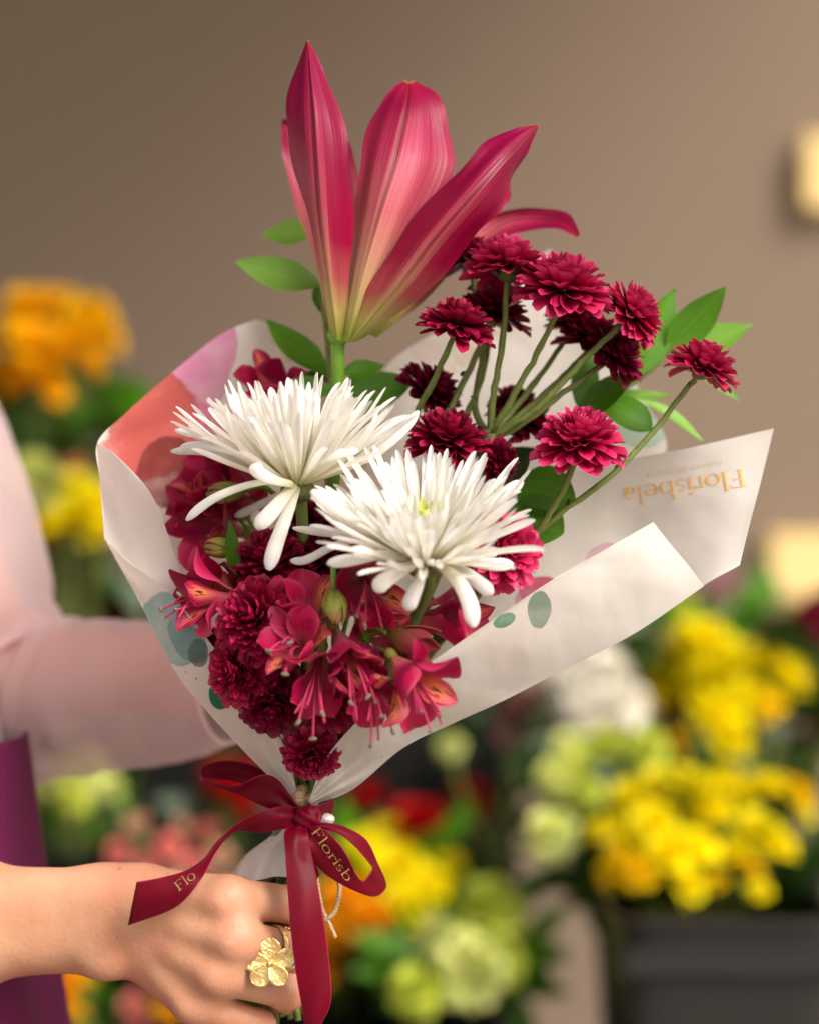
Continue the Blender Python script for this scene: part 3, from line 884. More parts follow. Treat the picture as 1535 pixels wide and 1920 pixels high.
def surface_nets(F, X, Y, Z):
    s = F < 0
    nx, ny, nz = F.shape
    acc = np.zeros((nx - 1, ny - 1, nz - 1, 3), np.float32); cnt = np.zeros((nx - 1, ny - 1, nz - 1), np.float32)
    ax = [X.astype(np.float32), Y.astype(np.float32), Z.astype(np.float32)]
    edges = []
    for a in range(3):
        sl0 = [slice(None)] * 3; sl1 = [slice(None)] * 3
        sl0[a] = slice(0, -1); sl1[a] = slice(1, None)
        f0, f1 = F[tuple(sl0)], F[tuple(sl1)]
        cr = s[tuple(sl0)] != s[tuple(sl1)]
        I = np.argwhere(cr)
        v0, v1 = f0[cr], f1[cr]
        t = v0 / (v0 - v1)
        pos = np.stack([ax[0][I[:, 0]], ax[1][I[:, 1]], ax[2][I[:, 2]]], 1)
        pos[:, a] += t * (ax[a][I[:, a] + 1] - ax[a][I[:, a]])
        edges.append((a, I, v0 < 0))
        o1, o2 = [q for q in range(3) if q != a]
        for da in (0, 1):
            for db in (0, 1):
                J = I.copy(); J[:, o1] -= da; J[:, o2] -= db
                ok = (J[:, o1] >= 0) & (J[:, o2] >= 0) & (J[:, o1] < acc.shape[o1]) & (J[:, o2] < acc.shape[o2])
                np.add.at(acc, tuple(J[ok].T), pos[ok]); np.add.at(cnt, tuple(J[ok].T), 1)
    act = cnt > 0
    idx = np.full(cnt.shape, -1, np.int64); idx[act] = np.arange(act.sum())
    V = acc[act] / cnt[act][:, None]
    faces = []
    for a, I, neg in edges:
        o1, o2 = (a + 1) % 3, (a + 2) % 3
        ok = (I[:, o1] > 0) & (I[:, o2] > 0) & (I[:, o1] < cnt.shape[o1]) & (I[:, o2] < cnt.shape[o2])
        I, neg = I[ok], neg[ok]
        q = []
        for d1, d2 in ((1, 1), (0, 1), (0, 0), (1, 0)):
            J = I.copy(); J[:, o1] -= d1; J[:, o2] -= d2
            q.append(idx[tuple(J.T)])
        q = np.stack(q, 1)
        q[~neg] = q[~neg][:, ::-1]
        faces.append(q)
    return V, np.concatenate(faces)

class SDF:
    def __init__(s, X, Y, Z):
        s.X, s.Y, s.Z = [a.astype(np.float32) for a in (X, Y, Z)]
        s.shape = (len(X), len(Y), len(Z))

    def blank(s):
        return np.full(s.shape, 1.0, np.float32)

    def window(s, lo, hi):
        w = []
        for ax, l_, h_ in zip((s.X, s.Y, s.Z), lo, hi):
            i = max(int(np.searchsorted(ax, l_)) - 1, 0); j = min(int(np.searchsorted(ax, h_)) + 1, len(ax))
            w.append(slice(i, max(j, i + 1)))
        return tuple(w), (s.X[w[0]][:, None, None], s.Y[w[1]][None, :, None], s.Z[w[2]][None, None, :])

    @staticmethod
    def smin(a, b, k):
        if k <= 0: return np.minimum(a, b)
        h = np.clip(.5 + .5 * (b - a) / k, 0, 1)
        return b + (a - b) * h - k * h * (1 - h)

    def cap(s, F, a, b_, ra, rb, k, flat=1.0):
        """rounded cone from a to b; flat < 1 thins it front to back (y)"""
        a, b_ = np.asarray(a, np.float32), np.asarray(b_, np.float32)
        m = max(ra, rb) + 3 * k + .006
        w, (x, y, z) = s.window(np.minimum(a, b_) - m, np.maximum(a, b_) + m)
        ba = b_ - a
        px, py, pz = x - a[0], (y - a[1]), z - a[2]
        t = np.clip((px * ba[0] + py * ba[1] + pz * ba[2]) / (ba @ ba + 1e-9), 0, 1)
        dx, dy, dz = px - t * ba[0], (py - t * ba[1]) / flat, pz - t * ba[2]
        dd = np.sqrt(dx * dx + dy * dy + dz * dz) - (ra + (rb - ra) * t)
        if flat < 1: dd = dd * flat
        F[w] = s.smin(F[w], dd.astype(np.float32), k)

    def ell(s, F, c, r, k):
        c, r = np.asarray(c, np.float32), np.asarray(r, np.float32)
        m = r.max() + 3 * k + .006
        w, (x, y, z) = s.window(c - m, c + m)
        q = [(x - c[0]) / r[0], (y - c[1]) / r[1], (z - c[2]) / r[2]]
        k0 = np.sqrt(q[0] ** 2 + q[1] ** 2 + q[2] ** 2)
        k1 = np.sqrt((q[0] / r[0]) ** 2 + (q[1] / r[1]) ** 2 + (q[2] / r[2]) ** 2) + 1e-6
        F[w] = s.smin(F[w], (k0 * (k0 - 1) / k1).astype(np.float32), k)

def chain(S, F, pts, rad, k, flat=1.0):
    for i in range(len(pts) - 1):
        S.cap(F, pts[i], pts[i + 1], rad[i], rad[i + 1], k, flat)

def from_sdf(name, F, S, mat, parent, relax=2, mask=None):
    V, Q = surface_nets(F, S.X, S.Y, S.Z)
    V = V.astype(float)
    if relax:
        e = np.concatenate([Q[:, [0, 1]], Q[:, [1, 2]], Q[:, [2, 3]], Q[:, [3, 0]]])
        for _ in range(relax):
            a = np.zeros_like(V); c = np.zeros(len(V))
            np.add.at(a, e[:, 0], V[e[:, 1]]); np.add.at(c, e[:, 0], 1)
            np.add.at(a, e[:, 1], V[e[:, 0]]); np.add.at(c, e[:, 1], 1)
            V = V * .5 + .5 * a / c[:, None]
    b = MB(); b.raw(V, Q.tolist(), var=0.0 if mask is None else mask(V))
    return b.build(name, mat, parent)

# joints
TOR = P(-330, 1000, .12)
hand_pts = {
    'index': [(262, 1672, -.004), (428, 1684, -.026), (562, 1698, -.004), (548, 1712, .024), (486, 1716, .040)],
    'middle': [(262, 1708, -.007), (444, 1762, -.030), (556, 1786, -.008), (544, 1800, .022), (480, 1800, .040)],
    'ring': [(262, 1742, -.006), (412, 1826, -.027), (540, 1858, -.010), (532, 1872, .020), (470, 1866, .038)],
    'pinky': [(258, 1775, -.002), (366, 1880, -.018), (486, 1924, -.008), (492, 1938, .016), (440, 1926, .034)],
}
X = grid_axis(-.66, .02, P(120, 0)[0], P(618, 0)[0], .0013, .022)
Y = grid_axis(-.26, .48, -.046, .060, .0013, .022)
Z = grid_axis(.62, 1.80, P(0, 1990)[2], P(0, 1585)[2], .0013, .022)
S = SDF(X, Y, Z)
F = S.blank()
FING = S.blank()
mm = .001
frad = {'index': [9.5, 10.8, 9.4, 8.2, 6.6], 'middle': [9.5, 11.0, 9.6, 8.4, 6.8], 'ring': [9.5, 10.4, 9.0, 7.8, 6.4], 'pinky': [9.5, 9.8, 8.0, 6.8, 5.6]}
for nm, pts in hand_pts.items():
    p, r_ = PS(pts), np.array(frad[nm]) * mm
    one = S.blank()
    S.cap(one, p[1], p[2], r_[1] * .93, r_[2] * .97, .001)
    S.ell(one, p[2] + np.array([-.001, 0, 0]), [r_[2] * 1.06] * 3, .003)
    S.cap(one, p[2], p[3], r_[2], r_[3], .002)
    S.cap(one, p[3], p[4], r_[3], r_[4], .002)
    FING = S.smin(FING, one, .0012)
PALM = S.blank()
for nm, pts in hand_pts.items():
    p, r_ = PS(pts), np.array(frad[nm]) * mm
    S.cap(PALM, p[0], p[1], r_[0] + .0018, r_[1] + .0004, .015)
# palm side, heel of the hand, thumb
S.cap(PALM, P(270, 1722, .004), P(410, 1800, -.012), .015, .0145, .012)
S.cap(PALM, P(275, 1700, .002), P(410, 1725, -.014), .014, .0135, .012)
S.cap(PALM, P(270, 1760, .002), P(375, 1850, -.010), .013, .0125, .012)
S.cap(PALM, P(262, 1690, .012), P(345, 1672, .028), .014, .0125, .010)
S.cap(PALM, P(258, 1770, .008), P(350, 1850, .006), .012, .010, .010)
S.cap(PALM, P(345, 1672, .028), P(450, 1672, .050), .0118, .0098, .004)
S.cap(PALM, P(450, 1672, .050), P(535, 1690, .050), .0098, .0078, .003)
# wrist and forearm
for dy, r0, r1_, r2 in ((-30, 17.5, 16.5, 21), (30, 17.5, 16.5, 22)):
    S.cap(PALM, P(268, 1722 + dy * .9, .0), P(190, 1724 + dy * 1.1, .003), .0155, .0165, .012)
    S.cap(PALM, P(190, 1724 + dy * 1.1, .003), P(-60, 1730 + dy * 1.15, .006), .0165, .0185, .010)
    S.cap(PALM, P(-60, 1730 + dy * 1.15, .006), P(-420, 1735 + dy * 1.3, .010), .0185, .029, .012)
    S.cap(PALM, P(-420, 1735 + dy * 1.3, .010), P(-700, 1690 + dy * .6, .02), .029, .030, .014)
S.ell(PALM, P(196, 1800, -.008), (.011, .010, .009), .008)       # ulna head
F = S.smin(PALM, FING, .0035)
# knuckles and tendons on the back of the hand
for nm, kk in (('index', .0058), ('middle', .0066), ('ring', .0058), ('pinky', .005)):
    p = PS(hand_pts[nm])
    S.ell(F, p[1] + np.array([.001, -.0065, .0]), (.0068, .0038, .0062), .009)
    q = p[0] * .55 + p[1] * .45
    S.cap(F, q + np.array([0, -.0102, 0]), p[1] + np.array([-.004, -.0098, 0]), .0010, .0018, .010)
# upper arm, shoulders, torso, neck, head
S.cap(F, P(-700, 1690, .02), P(-500, 720, -.04), .032, .042, .02)
S.cap(F, P(-500, 720, -.04), P(-400, 560, .10), .045, .060, .04)
S.cap(F, P(-330, 560, .22), P(-240, 640, .26), .055, .046, .04)
S.ell(F, P(-450, 820, .12), (.095, .145, .18), .05)
S.ell(F, P(-400, 1330, .12), (.080, .120, .18), .05)
S.ell(F, P(-340, 1750, .12), (.115, .150, .16), .05)
S.cap(F, P(-440, 520, .12), P(-470, 250, .12), .050, .047, .03)
S.ell(F, P(-470, 20, .12), (.092, .075, .115), .03)
S.ell(F, P(-430, 90, .12), (.062, .058, .075), .03)
S.cap(F, P(-145, 30, .12), P(-110, 80, .12), .010, .013, .015)       # nose
# far arm under the sleeve, its hand steadying the back of the paper
S.cap(F, P(-240, 640, .26), P(-10, 1265, .205), .040, .028, .02)
S.cap(F, P(-10, 1265, .205), P(330, 1255, .165), .029, .024, .014)
S.cap(F, P(330, 1255, .165), P(455, 1258, .150), .022, .020, .012)
S.ell(F, P(520, 1262, .128), (.030, .016, .034), .010)
for k_, (ey, ez) in enumerate(((1205, .120), (1240, .116), (1280, .116), (1315, .120))):
    S.cap(F, P(545, ey + 6, .124), P(640, ey - 14, .112), .0092, .0086, .003)
    S.cap(F, P(640, ey - 14, .112), P(705, ey - 16, .104), .0084, .0066, .003)
S.cap(F, P(490, 1225, .132), P(560, 1150, .112), .0105, .009, .004)
person = thing('person', 'woman in a pink blouse and purple skirt holding the bouquet by its stems', 'person', P(-340, 1900, .12))
def knuckle_mask(V):
    m_ = np.zeros(len(V))
    for nm, pts in hand_pts.items():
        p = PS(pts)
        for q, sg, k_ in ((p[1], .0085, .8), (p[2], .0080, 1.0)):
            m_ = np.maximum(m_, k_ * np.exp(-((V - q - np.array([0, -.006, 0])) ** 2).sum(1) / (2 * sg * sg)))
    wr = P(222, 1722, 0)
    return np.maximum(m_, .30 * np.exp(-((V[:, 0] - wr[0]) / .010) ** 2) * (V[:, 1] < .02) * (V[:, 0] > -.2))
body = from_sdf('body', F, S, M['skin'], person, 2, knuckle_mask)
body.name = 'body'
del F, FING, PALM

# clothes: purple skirt (lofted), pink blouse, sheer far sleeve
def loft(secs, n=40, rows=24):
    """secs: (centre, right vector, front vector)"""
    a = np.linspace(0, 2 * np.pi, n, endpoint=False)
    g = np.array([c + np.cos(a)[:, None] * x + np.sin(a)[:, None] * y for c, x, y in secs])
    return catmull(g, rows)
sk = []
for py, cx, hx, hy in ((1380, -340, 385, .125), (1450, -340, 392, .13), (1550, -340, 402, .14), (1680, -335, 415, .155), (1830, -330, 428, .165), (1940, -330, 442, .17), (2600, -330, 560, .21), (4200, -330, 720, .26)):
    wv = K * (DIST + .12) / DIST
    sk.append((P(cx, py, .12), np.array([hx * wv, 0, 0]), np.array([0, hy, 0])))
g = loft(sk, 64, 40)
ang = np.linspace(0, 2 * np.pi, 64, endpoint=False)
g[:, :, 0] += (np.sin(ang * 11) * .006)[None] * np.linspace(0, 1, 40)[:, None]
b = MB(); b.grid(g, wrap=True)
b.build('skirt', M['skirt'], person, solid=.002)
X2 = np.arange(-.60, .02, .009); Y2 = np.arange(-.17, .46, .009); Z2 = np.arange(.98, 1.48, .009)
S2 = SDF(X2, Y2, Z2)
F2 = S2.blank()
S2.ell(F2, P(-450, 820, .12), (.103, .153, .188), .05)
S2.ell(F2, P(-400, 1330, .12), (.088, .128, .19), .05)
S2.ell(F2, P(-345, 1470, .12), (.098, .138, .10), .04)
S2.cap(F2, P(-560, 1150, -.01), P(-500, 720, -.04), .052, .052, .02)
S2.cap(F2, P(-500, 720, -.04), P(-400, 560, .10), .054, .066, .04)
S2.cap(F2, P(-330, 560, .22), P(-240, 640, .26), .062, .055, .04)
from_sdf('blouse', F2, S2, M['blouse'], person, 3)

# sleeve: ring sections along upper arm, elbow and forearm, gathered at the elbow, flared hem
path = PS([(-250, 640, .26), (-190, 800, .25), (-120, 980, .235), (-55, 1160, .215), (0, 1290, .205), (90, 1312, .195), (200, 1300, .18), (300, 1284, .17), (385, 1268, .158), (420, 1262, .154)])
rad = [.055, .056, .056, .052, .046, .044, .0405, .038, .036, .035]
path = catmull(path, 90); rad = catmull(np.array(rad)[:, None], 90)[:, 0]
T = np.gradient(path, axis=0); T /= np.linalg.norm(T, axis=1)[:, None]
g = []
na = 56
aa = np.linspace(0, 2 * np.pi, na, endpoint=False)
for i in range(90):
    A = np.cross(T[i], (0, 1, 0)); A = unit(A); B = np.cross(T[i], A)
    s01 = i / 89
    elbow = math.exp(-((s01 - .48) / .12) ** 2)
    fold = (.0040 * np.sin(s01 * 88 + 2.6 * np.sin(aa) + 1.3 * np.sin(aa * 2 + s01 * 9)) + .0022 * np.sin(s01 * 151 - 3 * np.cos(aa))) * (0.05 + elbow) + .0024 * np.sin(aa * 3 + s01 * 14)
    low = .004 * np.clip(A[2] * np.cos(aa) + B[2] * np.sin(aa), -1, 0) * -1 * max(0, (s01 - .42)) ** .5 * 1.6
    r_ = rad[i] + fold + low
    g.append(path[i] + r_[:, None] * (np.cos(aa)[:, None] * A + np.sin(aa)[:, None] * B))
b = MB(); b.grid(np.array(g), wrap=True)
slv = b.build('sleeve', M['sheer'], person)
tag(slv, 'sheer pale pink sleeve over the far forearm')
b = MB(); b.grid(np.array(g)[-3:] + np.array([0, -.0006, 0]), wrap=True)
b.build('cuff_hem', M['blouse'], slv, solid=.0016)
# hair: cap and a fall behind the neck
b = MB()
b.ball(P(-500, -10, .12), (.108, .090, .125), 28, 18, bump=lambda g_: .03 * np.sin(g_[..., 0] * 9 + g_[..., 1] * 14))
b.ball(P(-640, 330, .12), (.055, .085, .20), 28, 18, bump=lambda g_: .04 * np.sin(g_[..., 1] * 22))
M['hair'] = plain_mat('dark_hair', (.02, .012, .008), .4, .5, 0, .3, 200, .5)
b.build('hair', M['hair'], person)

# ------------------------------------------------------------------ wrapping paper
def patch(cols, n=60, m=24, px_uv=True, crease=0.0, seed=0, lin=False):
    """cols: control columns (each a list of (px, py, d)) running along the sheet; returns a 3D grid and its print coordinates"""
    c = [catmull(np.array(q, float), n) for q in cols]
    c = catmull(np.array(c), m)            # (m, n, 3) in photo px + depth
    c = np.swapaxes(c, 0, 1)
    if crease:
        rg = np.random.default_rng(seed)
        w = np.zeros(c.shape[:2])
        for _ in range(22):
            a = rg.uniform(0, 6.283); fx, fy = math.cos(a), math.sin(a)
            ph = rg.uniform(0, 9); fr = rg.uniform(.006, .025)
            q = (c[..., 0] * fx + c[..., 1] * fy) * fr + ph
            w += np.abs(((q / math.pi) % 1) - .5) * rg.uniform(.2, 1)
        w -= w.mean()
        w *= 1 + 2.5 * np.exp(-((c[..., 0] - 660) ** 2 + (c[..., 1] - 1420) ** 2) / 120 ** 2)
        vv = np.sin(np.pi * np.linspace(0, 1, c.shape[1]))[None] ** .5
        c[..., 2] += w * crease * vv
        dx_, dy_ = c[..., 0] - 570, c[..., 1] - 1512
        c[..., 2] += .0022 * np.sin(np.arctan2(dy_, dx_) * 26 + seed) * np.exp(-(np.hypot(dx_, dy_) / 150) ** 2) * np.minimum(1, np.hypot(dx_, dy_) / 30)
    uv = c[..., :2] / 1000.0
    flat = c.reshape(-1, 3)
    s = (DIST + flat[:, 2]) / DIST * K
    g = np.stack([(flat[:, 0] - 767.5) * s, flat[:, 2], CAM_Z + (960 - flat[:, 1]) * s], -1).reshape(c.shape)
    return g, uv

paper = thing('wrapping_paper', 'cream wrapping paper with watercolour blots folded around the bouquet', 'wrapping paper', P(565, 1500, .01))
def sheet(name, mat, cols, n=60, m=24, crease=.0, seed=0, parent=None):
    g, uv = patch(cols, int(n * 1.9), int(m * 1.9), crease=crease, seed=seed)
    b = MB(); b.grid(g, uv)
    return b.build(name, mat, parent or paper)

SALMON, PINK, MAROON, TEAL, GREEN, SAGE = (206, 104, 96), (222, 150, 186), (140, 66, 62), (140, 184, 178), (28, 116, 92), (136, 156, 140)
pm_left = paper_mat('paper_left_back', [(.372, .715, .055, .15, .35, PINK, .95), (.47, .80, .05, .05, 0, (232, 170, 200), .6), (.36, .80, .08, .05, .5, (222, 120, 150), .7),
                                        (.285, .805, .085, .105, .5, SALMON, 1.15), (.315, .885, .058, .066, .2, MAROON, 1.0), (.55, .65, .02, .03, .5, (226, 196, 150), .5)])
pm_lflap = paper_mat('paper_left_flap', [(.325, 1.18, .05, .075, -.55, TEAL, .9), (.35, 1.20, .026, .05, -.6, (104, 150, 150), .8), (.372, 1.225, .018, .026, 0, (84, 104, 104), .8), (.33, 1.16, .03, .012, .7, (158, 176, 206), .8), (.416, 1.302, .024, .030, .2, GREEN, 1.2)])
pm_plain = paper_mat('paper_plain', [])
pm_right = paper_mat('paper_right_inner', [(1.135, 1.045, .036, .026, -.3, (228, 178, 200), 1.1), (1.012, 1.108, .040, .026, -.1, (206, 100, 124), 1.1), (.99, 1.125, .026, .022, .0, (214, 130, 160), .8), (1.17, .80, .045, .045, 0, (186, 214, 196), .8), (1.19, .765, .02, .03, .6, (150, 196, 176), .7)])
pm_rflap = paper_mat('paper_right_flap', [(1.010, 1.142, .0215, .036, .08, SAGE, 1.15), (.945, 1.163, .022, .012, -.45, (66, 140, 104), 1.0)])
pm_back = paper_mat('paper_back', [(1.20, .80, .05, .04, 0, (176, 210, 190), .9), (.80, .66, .03, .02, 0, (232, 200, 200), .4)])

fold_l = [(556, 1506, 0), (470, 1420, 0), (395, 1340, -.004), (330, 1260, -.004), (262, 1128, 0), (212, 1040, .002), (197, 1000, .004), (188, 900, .010), (183, 830, .016)]
sheet('back_panel', pm_left, [
    fold_l + [(236, 775, .027), (300, 718, .042), (395, 640, .056), (440, 614, .062), (480, 600, .066)],
    [(558, 1503, .012), (510, 1415, .026), (455, 1320, .034), (400, 1220, .038), (350, 1110, .040), (318, 1020, .042), (300, 950, .044), (296, 880, .046), (300, 820, .048), (335, 780, .054), (390, 725, .060), (450, 675, .066), (490, 640, .069), (518, 608, .070)],
    [(562, 1500, .020), (540, 1400, .036), (510, 1290, .048), (480, 1180, .054), (450, 1080, .058), (430, 1000, .060), (425, 930, .062), (430, 860, .064), (445, 800, .066), (470, 760, .069), (500, 715, .072), (530, 680, .074), (550, 655, .075), (566, 630, .074)],
    [(566, 1498, .026), (570, 1400, .044), (575, 1290, .056), (570, 1180, .062), (565, 1080, .066), (560, 1000, .068), (560, 930, .070), (565, 870, .072), (570, 820, .073), (580, 780, .075), (590, 745, .076), (600, 715, .077), (606, 695, .077), (604, 672, .076)]], 70, 26, .0026, 3)
# lips folded forward along the left edge
sheet('upper_flap', pm_plain, [
    [(196, 1010, .003), (191, 950, .008), (188, 900, .010), (184, 850, .015), (183, 830, .016)],
    [(262, 1092, -.004), (240, 1000, -.003), (222, 930, .000), (198, 858, .010), (184, 831, .015)],
    [(352, 1120, -.006), (318, 1010, -.012), (283, 925, -.012), (225, 860, .000), (185, 832, .014)]], 40, 16, .0024, 5)
sheet('lower_flap', pm_lflap, [
    [(556, 1507, -.001), (470, 1421, -.003), (395, 1341, -.007), (330, 1261, -.008), (262, 1129, -.004), (226, 1062, -.002), (205, 1020, .001)],
    [(557, 1504, -.008), (505, 1412, -.016), (435, 1325, -.020), (365, 1230, -.020), (290, 1120, -.013), (240, 1062, -.007), (206, 1021, .000)],
    [(559, 1500, -.012), (543, 1425, -.024), (505, 1352, -.029), (402, 1215, -.030), (325, 1118, -.021), (262, 1068, -.012), (207, 1022, -.001)]], 60, 20, .0026, 6)
# the sheet standing behind the stems, its point above the red flowers
sheet('tall_panel', pm_back, [
    [(570, 1495, .030), (600, 1250, .062), (640, 1050, .078), (690, 850, .090), (718, 695, .094), (850, 603, .100), (940, 535, .103), (1029, 466, .106)],
    [(580, 1492, .034), (690, 1230, .074), (780, 1040, .092), (860, 850, .103), (920, 740, .107), (985, 640, .109), (1010, 550, .109), (1031, 468, .107)],
    [(590, 1490, .030), (760, 1240, .066), (930, 1060, .080), (1110, 940, .088), (1245, 852, .086), (1205, 745, .094), (1125, 600, .101), (1034, 470, .106)]], 70, 30, .0024, 8)
# right wing: inner sheet and the lip folded up towards the viewer
fold_r = [(585, 1508, 0), (660, 1480, -.004), (755, 1402, -.010), (850, 1355, -.013), (945, 1312, -.018), (1065, 1250, -.024), (1190, 1186, -.028), (1318, 1098, -.030), (1386, 1060, -.026)]
right = sheet('wing_panel', pm_right, [
    fold_r,
    [(582, 1500, .010), (655, 1440, .016), (735, 1350, .024), (820, 1270, .028), (915, 1190, .030), (1035, 1110, .031), (1170, 1050, .029), (1320, 1000, .000), (1403, 990, -.010)],
    [(579, 1496, .018), (648, 1400, .030), (722, 1300, .040), (800, 1200, .046), (890, 1105, .048), (1010, 1015, .047), (1150, 950, .042), (1310, 915, .014), (1425, 905, .004)],
    [(576, 1492, .022), (640, 1360, .038), (712, 1255, .048), (790, 1140, .056), (880, 1020, .060), (990, 925, .058), (1120, 874, .050), (1290, 840, .024), (1450, 803, .014)]], 70, 30, .0022, 9)
rflap = sheet('front_flap', pm_rflap, [
    [(585, 1509, -.001), (660, 1481, -.006), (755, 1403, -.012), (850, 1356, -.015), (945, 1313, -.020), (1065, 1251, -.026), (1190, 1187, -.030), (1319, 1099, -.032)],
    [(583, 1507, -.010), (650, 1450, -.022), (740, 1368, -.030), (830, 1310, -.034), (920, 1258, -.036), (1030, 1190, -.036), (1145, 1118, -.037), (1288, 1058, -.033)],
    [(581, 1504, -.016), (632, 1425, -.032), (722, 1335, -.042), (808, 1270, -.046), (895, 1215, -.048), (992, 1142, -.045), (1100, 1066, -.041), (1256, 1020, -.033)],
    [(579, 1500, -.020), (618, 1412, -.038), (706, 1318, -.048), (790, 1254, -.051), (872, 1197, -.052), (958, 1138, -.049), (1060, 1072, -.044), (1224, 979, -.032)]], 70, 24, .0024, 10)
# gathered neck and the flared skirt under the bow
g, uv = patch([[(540 + 34 * math.cos(a) + 26, 1492, .012 - .010 * math.sin(a)), (562 + 32 * math.cos(a), 1530, .012 - .011 * math.sin(a)), (540 + 38 * math.cos(a) + 8, 1565, .012 - .012 * math.sin(a)), (525 + 66 * math.cos(a), 1605, .013 - .016 * math.sin(a)), (512 + 84 * math.cos(a), 1646 - 6 * math.cos(a), .014 - .020 * math.sin(a))] for a in np.linspace(0, 2 * np.pi, 25)], 30, 73)
th = np.linspace(0, 2 * np.pi, 73)
g[:, :, 1] += (np.sin(th * 9) * .0026 + np.sin(th * 5 + 1) * .002)[None] * np.linspace(.2, 1, 30)[:, None]
b = MB(); b.grid(g, uv)
b.build('skirt', pm_plain, paper)

# lettering: a light serif drawn from stems, bowls and serifs
def glyphs(word):
    out, x = [], 0.0
    def rect(x0, y0, x1, y1):
        n_ = max(1, int(max(abs(x1 - x0), abs(y1 - y0)) / .35))
        v = y1 - y0 > x1 - x0
        for i in range(n_):
            a, c_ = i / n_, (i + 1) / n_
            if v: out.append([(x + x0, y0 + (y1 - y0) * a), (x + x1, y0 + (y1 - y0) * a), (x + x1, y0 + (y1 - y0) * c_), (x + x0, y0 + (y1 - y0) * c_)])
            else: out.append([(x + x0 + (x1 - x0) * a, y0), (x + x0 + (x1 - x0) * c_, y0), (x + x0 + (x1 - x0) * c_, y1), (x + x0 + (x1 - x0) * a, y1)])
    def ring(cx, cy, rx, ry, a0=0, a1=360, th_=.16, tv=.06, n_=26):
        an = np.radians(np.linspace(a0, a1, n_))
        o_ = [(x + cx + rx * math.cos(q), cy + ry * math.sin(q)) for q in an]
        i_ = [(x + cx + (rx - th_) * math.cos(q), cy + (ry - tv) * math.sin(q)) for q in an]
        for k_ in range(n_ - 1): out.append([i_[k_], o_[k_], o_[k_ + 1], i_[k_ + 1]])
    def stem_(cx, y0, y1, w=.13, top=True, bot=True):
        rect(cx - w / 2, y0, cx + w / 2, y1)
        if bot: rect(cx - .2, y0 - .0, cx + .2, y0 + .05)
        if top: rect(cx - .19, y1 - .05, cx, y1)
    for ch in word:
        if ch == 'F':
            stem_(.27, 0, 1.52, .15, False); rect(.05, 1.47, .98, 1.53); rect(.93, 1.2, .98, 1.5); rect(.3, .78, .74, .83); rect(.70, .66, .74, .95); x += 1.08
        elif ch == 'l': stem_(.22, 0, 1.66); x += .46
        elif ch == 'o': ring(.5, .5, .48, .52); x += 1.04
        elif ch == 'r': stem_(.22, 0, 1.0); ring(.52, .58, .30, .42, 40, 165, .06, .09); ring(.68, .82, .08, .08, 0, 360, .08, .08, 12); x += .74
        elif ch == 'i': stem_(.22, 0, 1.0); ring(.22, 1.36, .10, .10, 0, 360, .10, .10, 12); x += .46
        elif ch == 's': ring(.34, .74, .27, .27, 30, 260, .09, .07); ring(.34, .27, .29, .28, -150, 85, .10, .07); x += .74
        elif ch == 'b': stem_(.2, 0, 1.66, bot=False); ring(.56, .5, .46, .52, -160, 160); x += 1.1
        elif ch == 'e': ring(.48, .5, .45, .52, 8, 318); rect(.1, .52, .86, .575); x += .98
        elif ch == 'a': ring(.33, .29, .30, .30); stem_(.64, .0, .72, top=False); ring(.40, .70, .305, .31, 0, 150, .11, .06); x += .94
        else: x += .5
    return out, x

def lettering(name, mat, parent, polys, fn, carrier, lift=.0005):
    """lay flat glyph polygons on a carrier mesh: fn maps glyph units to the print position; thin raised ink"""
    dg = bpy.context.evaluated_depsgraph_get()
    me = carrier.data
    base = base_of(carrier)
    vs_ = [Vector(np.array(v.co) + base) for v in me.vertices]
    tree = BVHTree.FromPolygons(vs_, [list(p.vertices) for p in me.polygons])
    eye = Vector(cam.location)
    b = MB()
    for poly in polys:
        pts = []
        for q in poly:
            px, py = fn(*q)
            dr = (Vector(P(px, py, 0)) - eye).normalized()
            hit, nrm, _, _ = tree.ray_cast(eye, dr)
            if hit is None: pts = None; break
            if nrm.dot(dr) > 0: nrm = -nrm
            pts.append(np.array(hit + nrm * lift))
        if pts: b.raw(pts, [tuple(range(len(pts)))])
    return b.build(name, mat, parent, smooth=False) if b.n else None

def line_map(x0, y0, x1, y1, width, hy, flip=1):
    d = unit((x1 - x0, y1 - y0)); up = np.array([d[1], -d[0]]) * flip
    L = math.hypot(x1 - x0, y1 - y0)
    return lambda gx, gy: (x0 + d[0] * gx / width * L + up[0] * gy * hy, y0 + d[1] * gx / width * L + up[1] * gy * hy)

gl, gw = glyphs('Florisbela')
lettering('lettering', M['print'], right, gl, line_map(1394, 879, 1163, 917, gw, 21.5), right)

def font_polys(text):
    c = bpy.data.curves.new('tmp', 'FONT'); c.body = text; c.space_character = 1.35
    o = bpy.data.objects.new('tmp', c); COL.objects.link(o)
    dg = bpy.context.evaluated_depsgraph_get()
    me = o.evaluated_get(dg).to_mesh()
    polys = [[(me.vertices[i].co.x, me.vertices[i].co.y) for i in p.vertices] for p in me.polygons]
    w = max(v.co.x for v in me.vertices)
    o.evaluated_get(dg).to_mesh_clear()
    bpy.data.objects.remove(o); bpy.data.curves.remove(c)
    return polys, w
fp, fw = font_polys('FLOWER BOUTIQUE')
lettering('lettering', M['print_faint'], right, fp, line_map(1353, 863, 1212, 888, fw, 11), right)
back_panel = [o for o in paper.children if o.name.startswith('tall_panel')][0]
lettering('lettering', M['print_faint'], back_panel, gl, line_map(800, 745, 960, 610, gw, 17), back_panel)
left_panel = [o for o in paper.children if o.name.startswith('back_panel')][0]
lettering('lettering', M['print_faint'], left_panel, gl, line_map(505, 640, 600, 715, gw / 1.6, 18), left_panel)

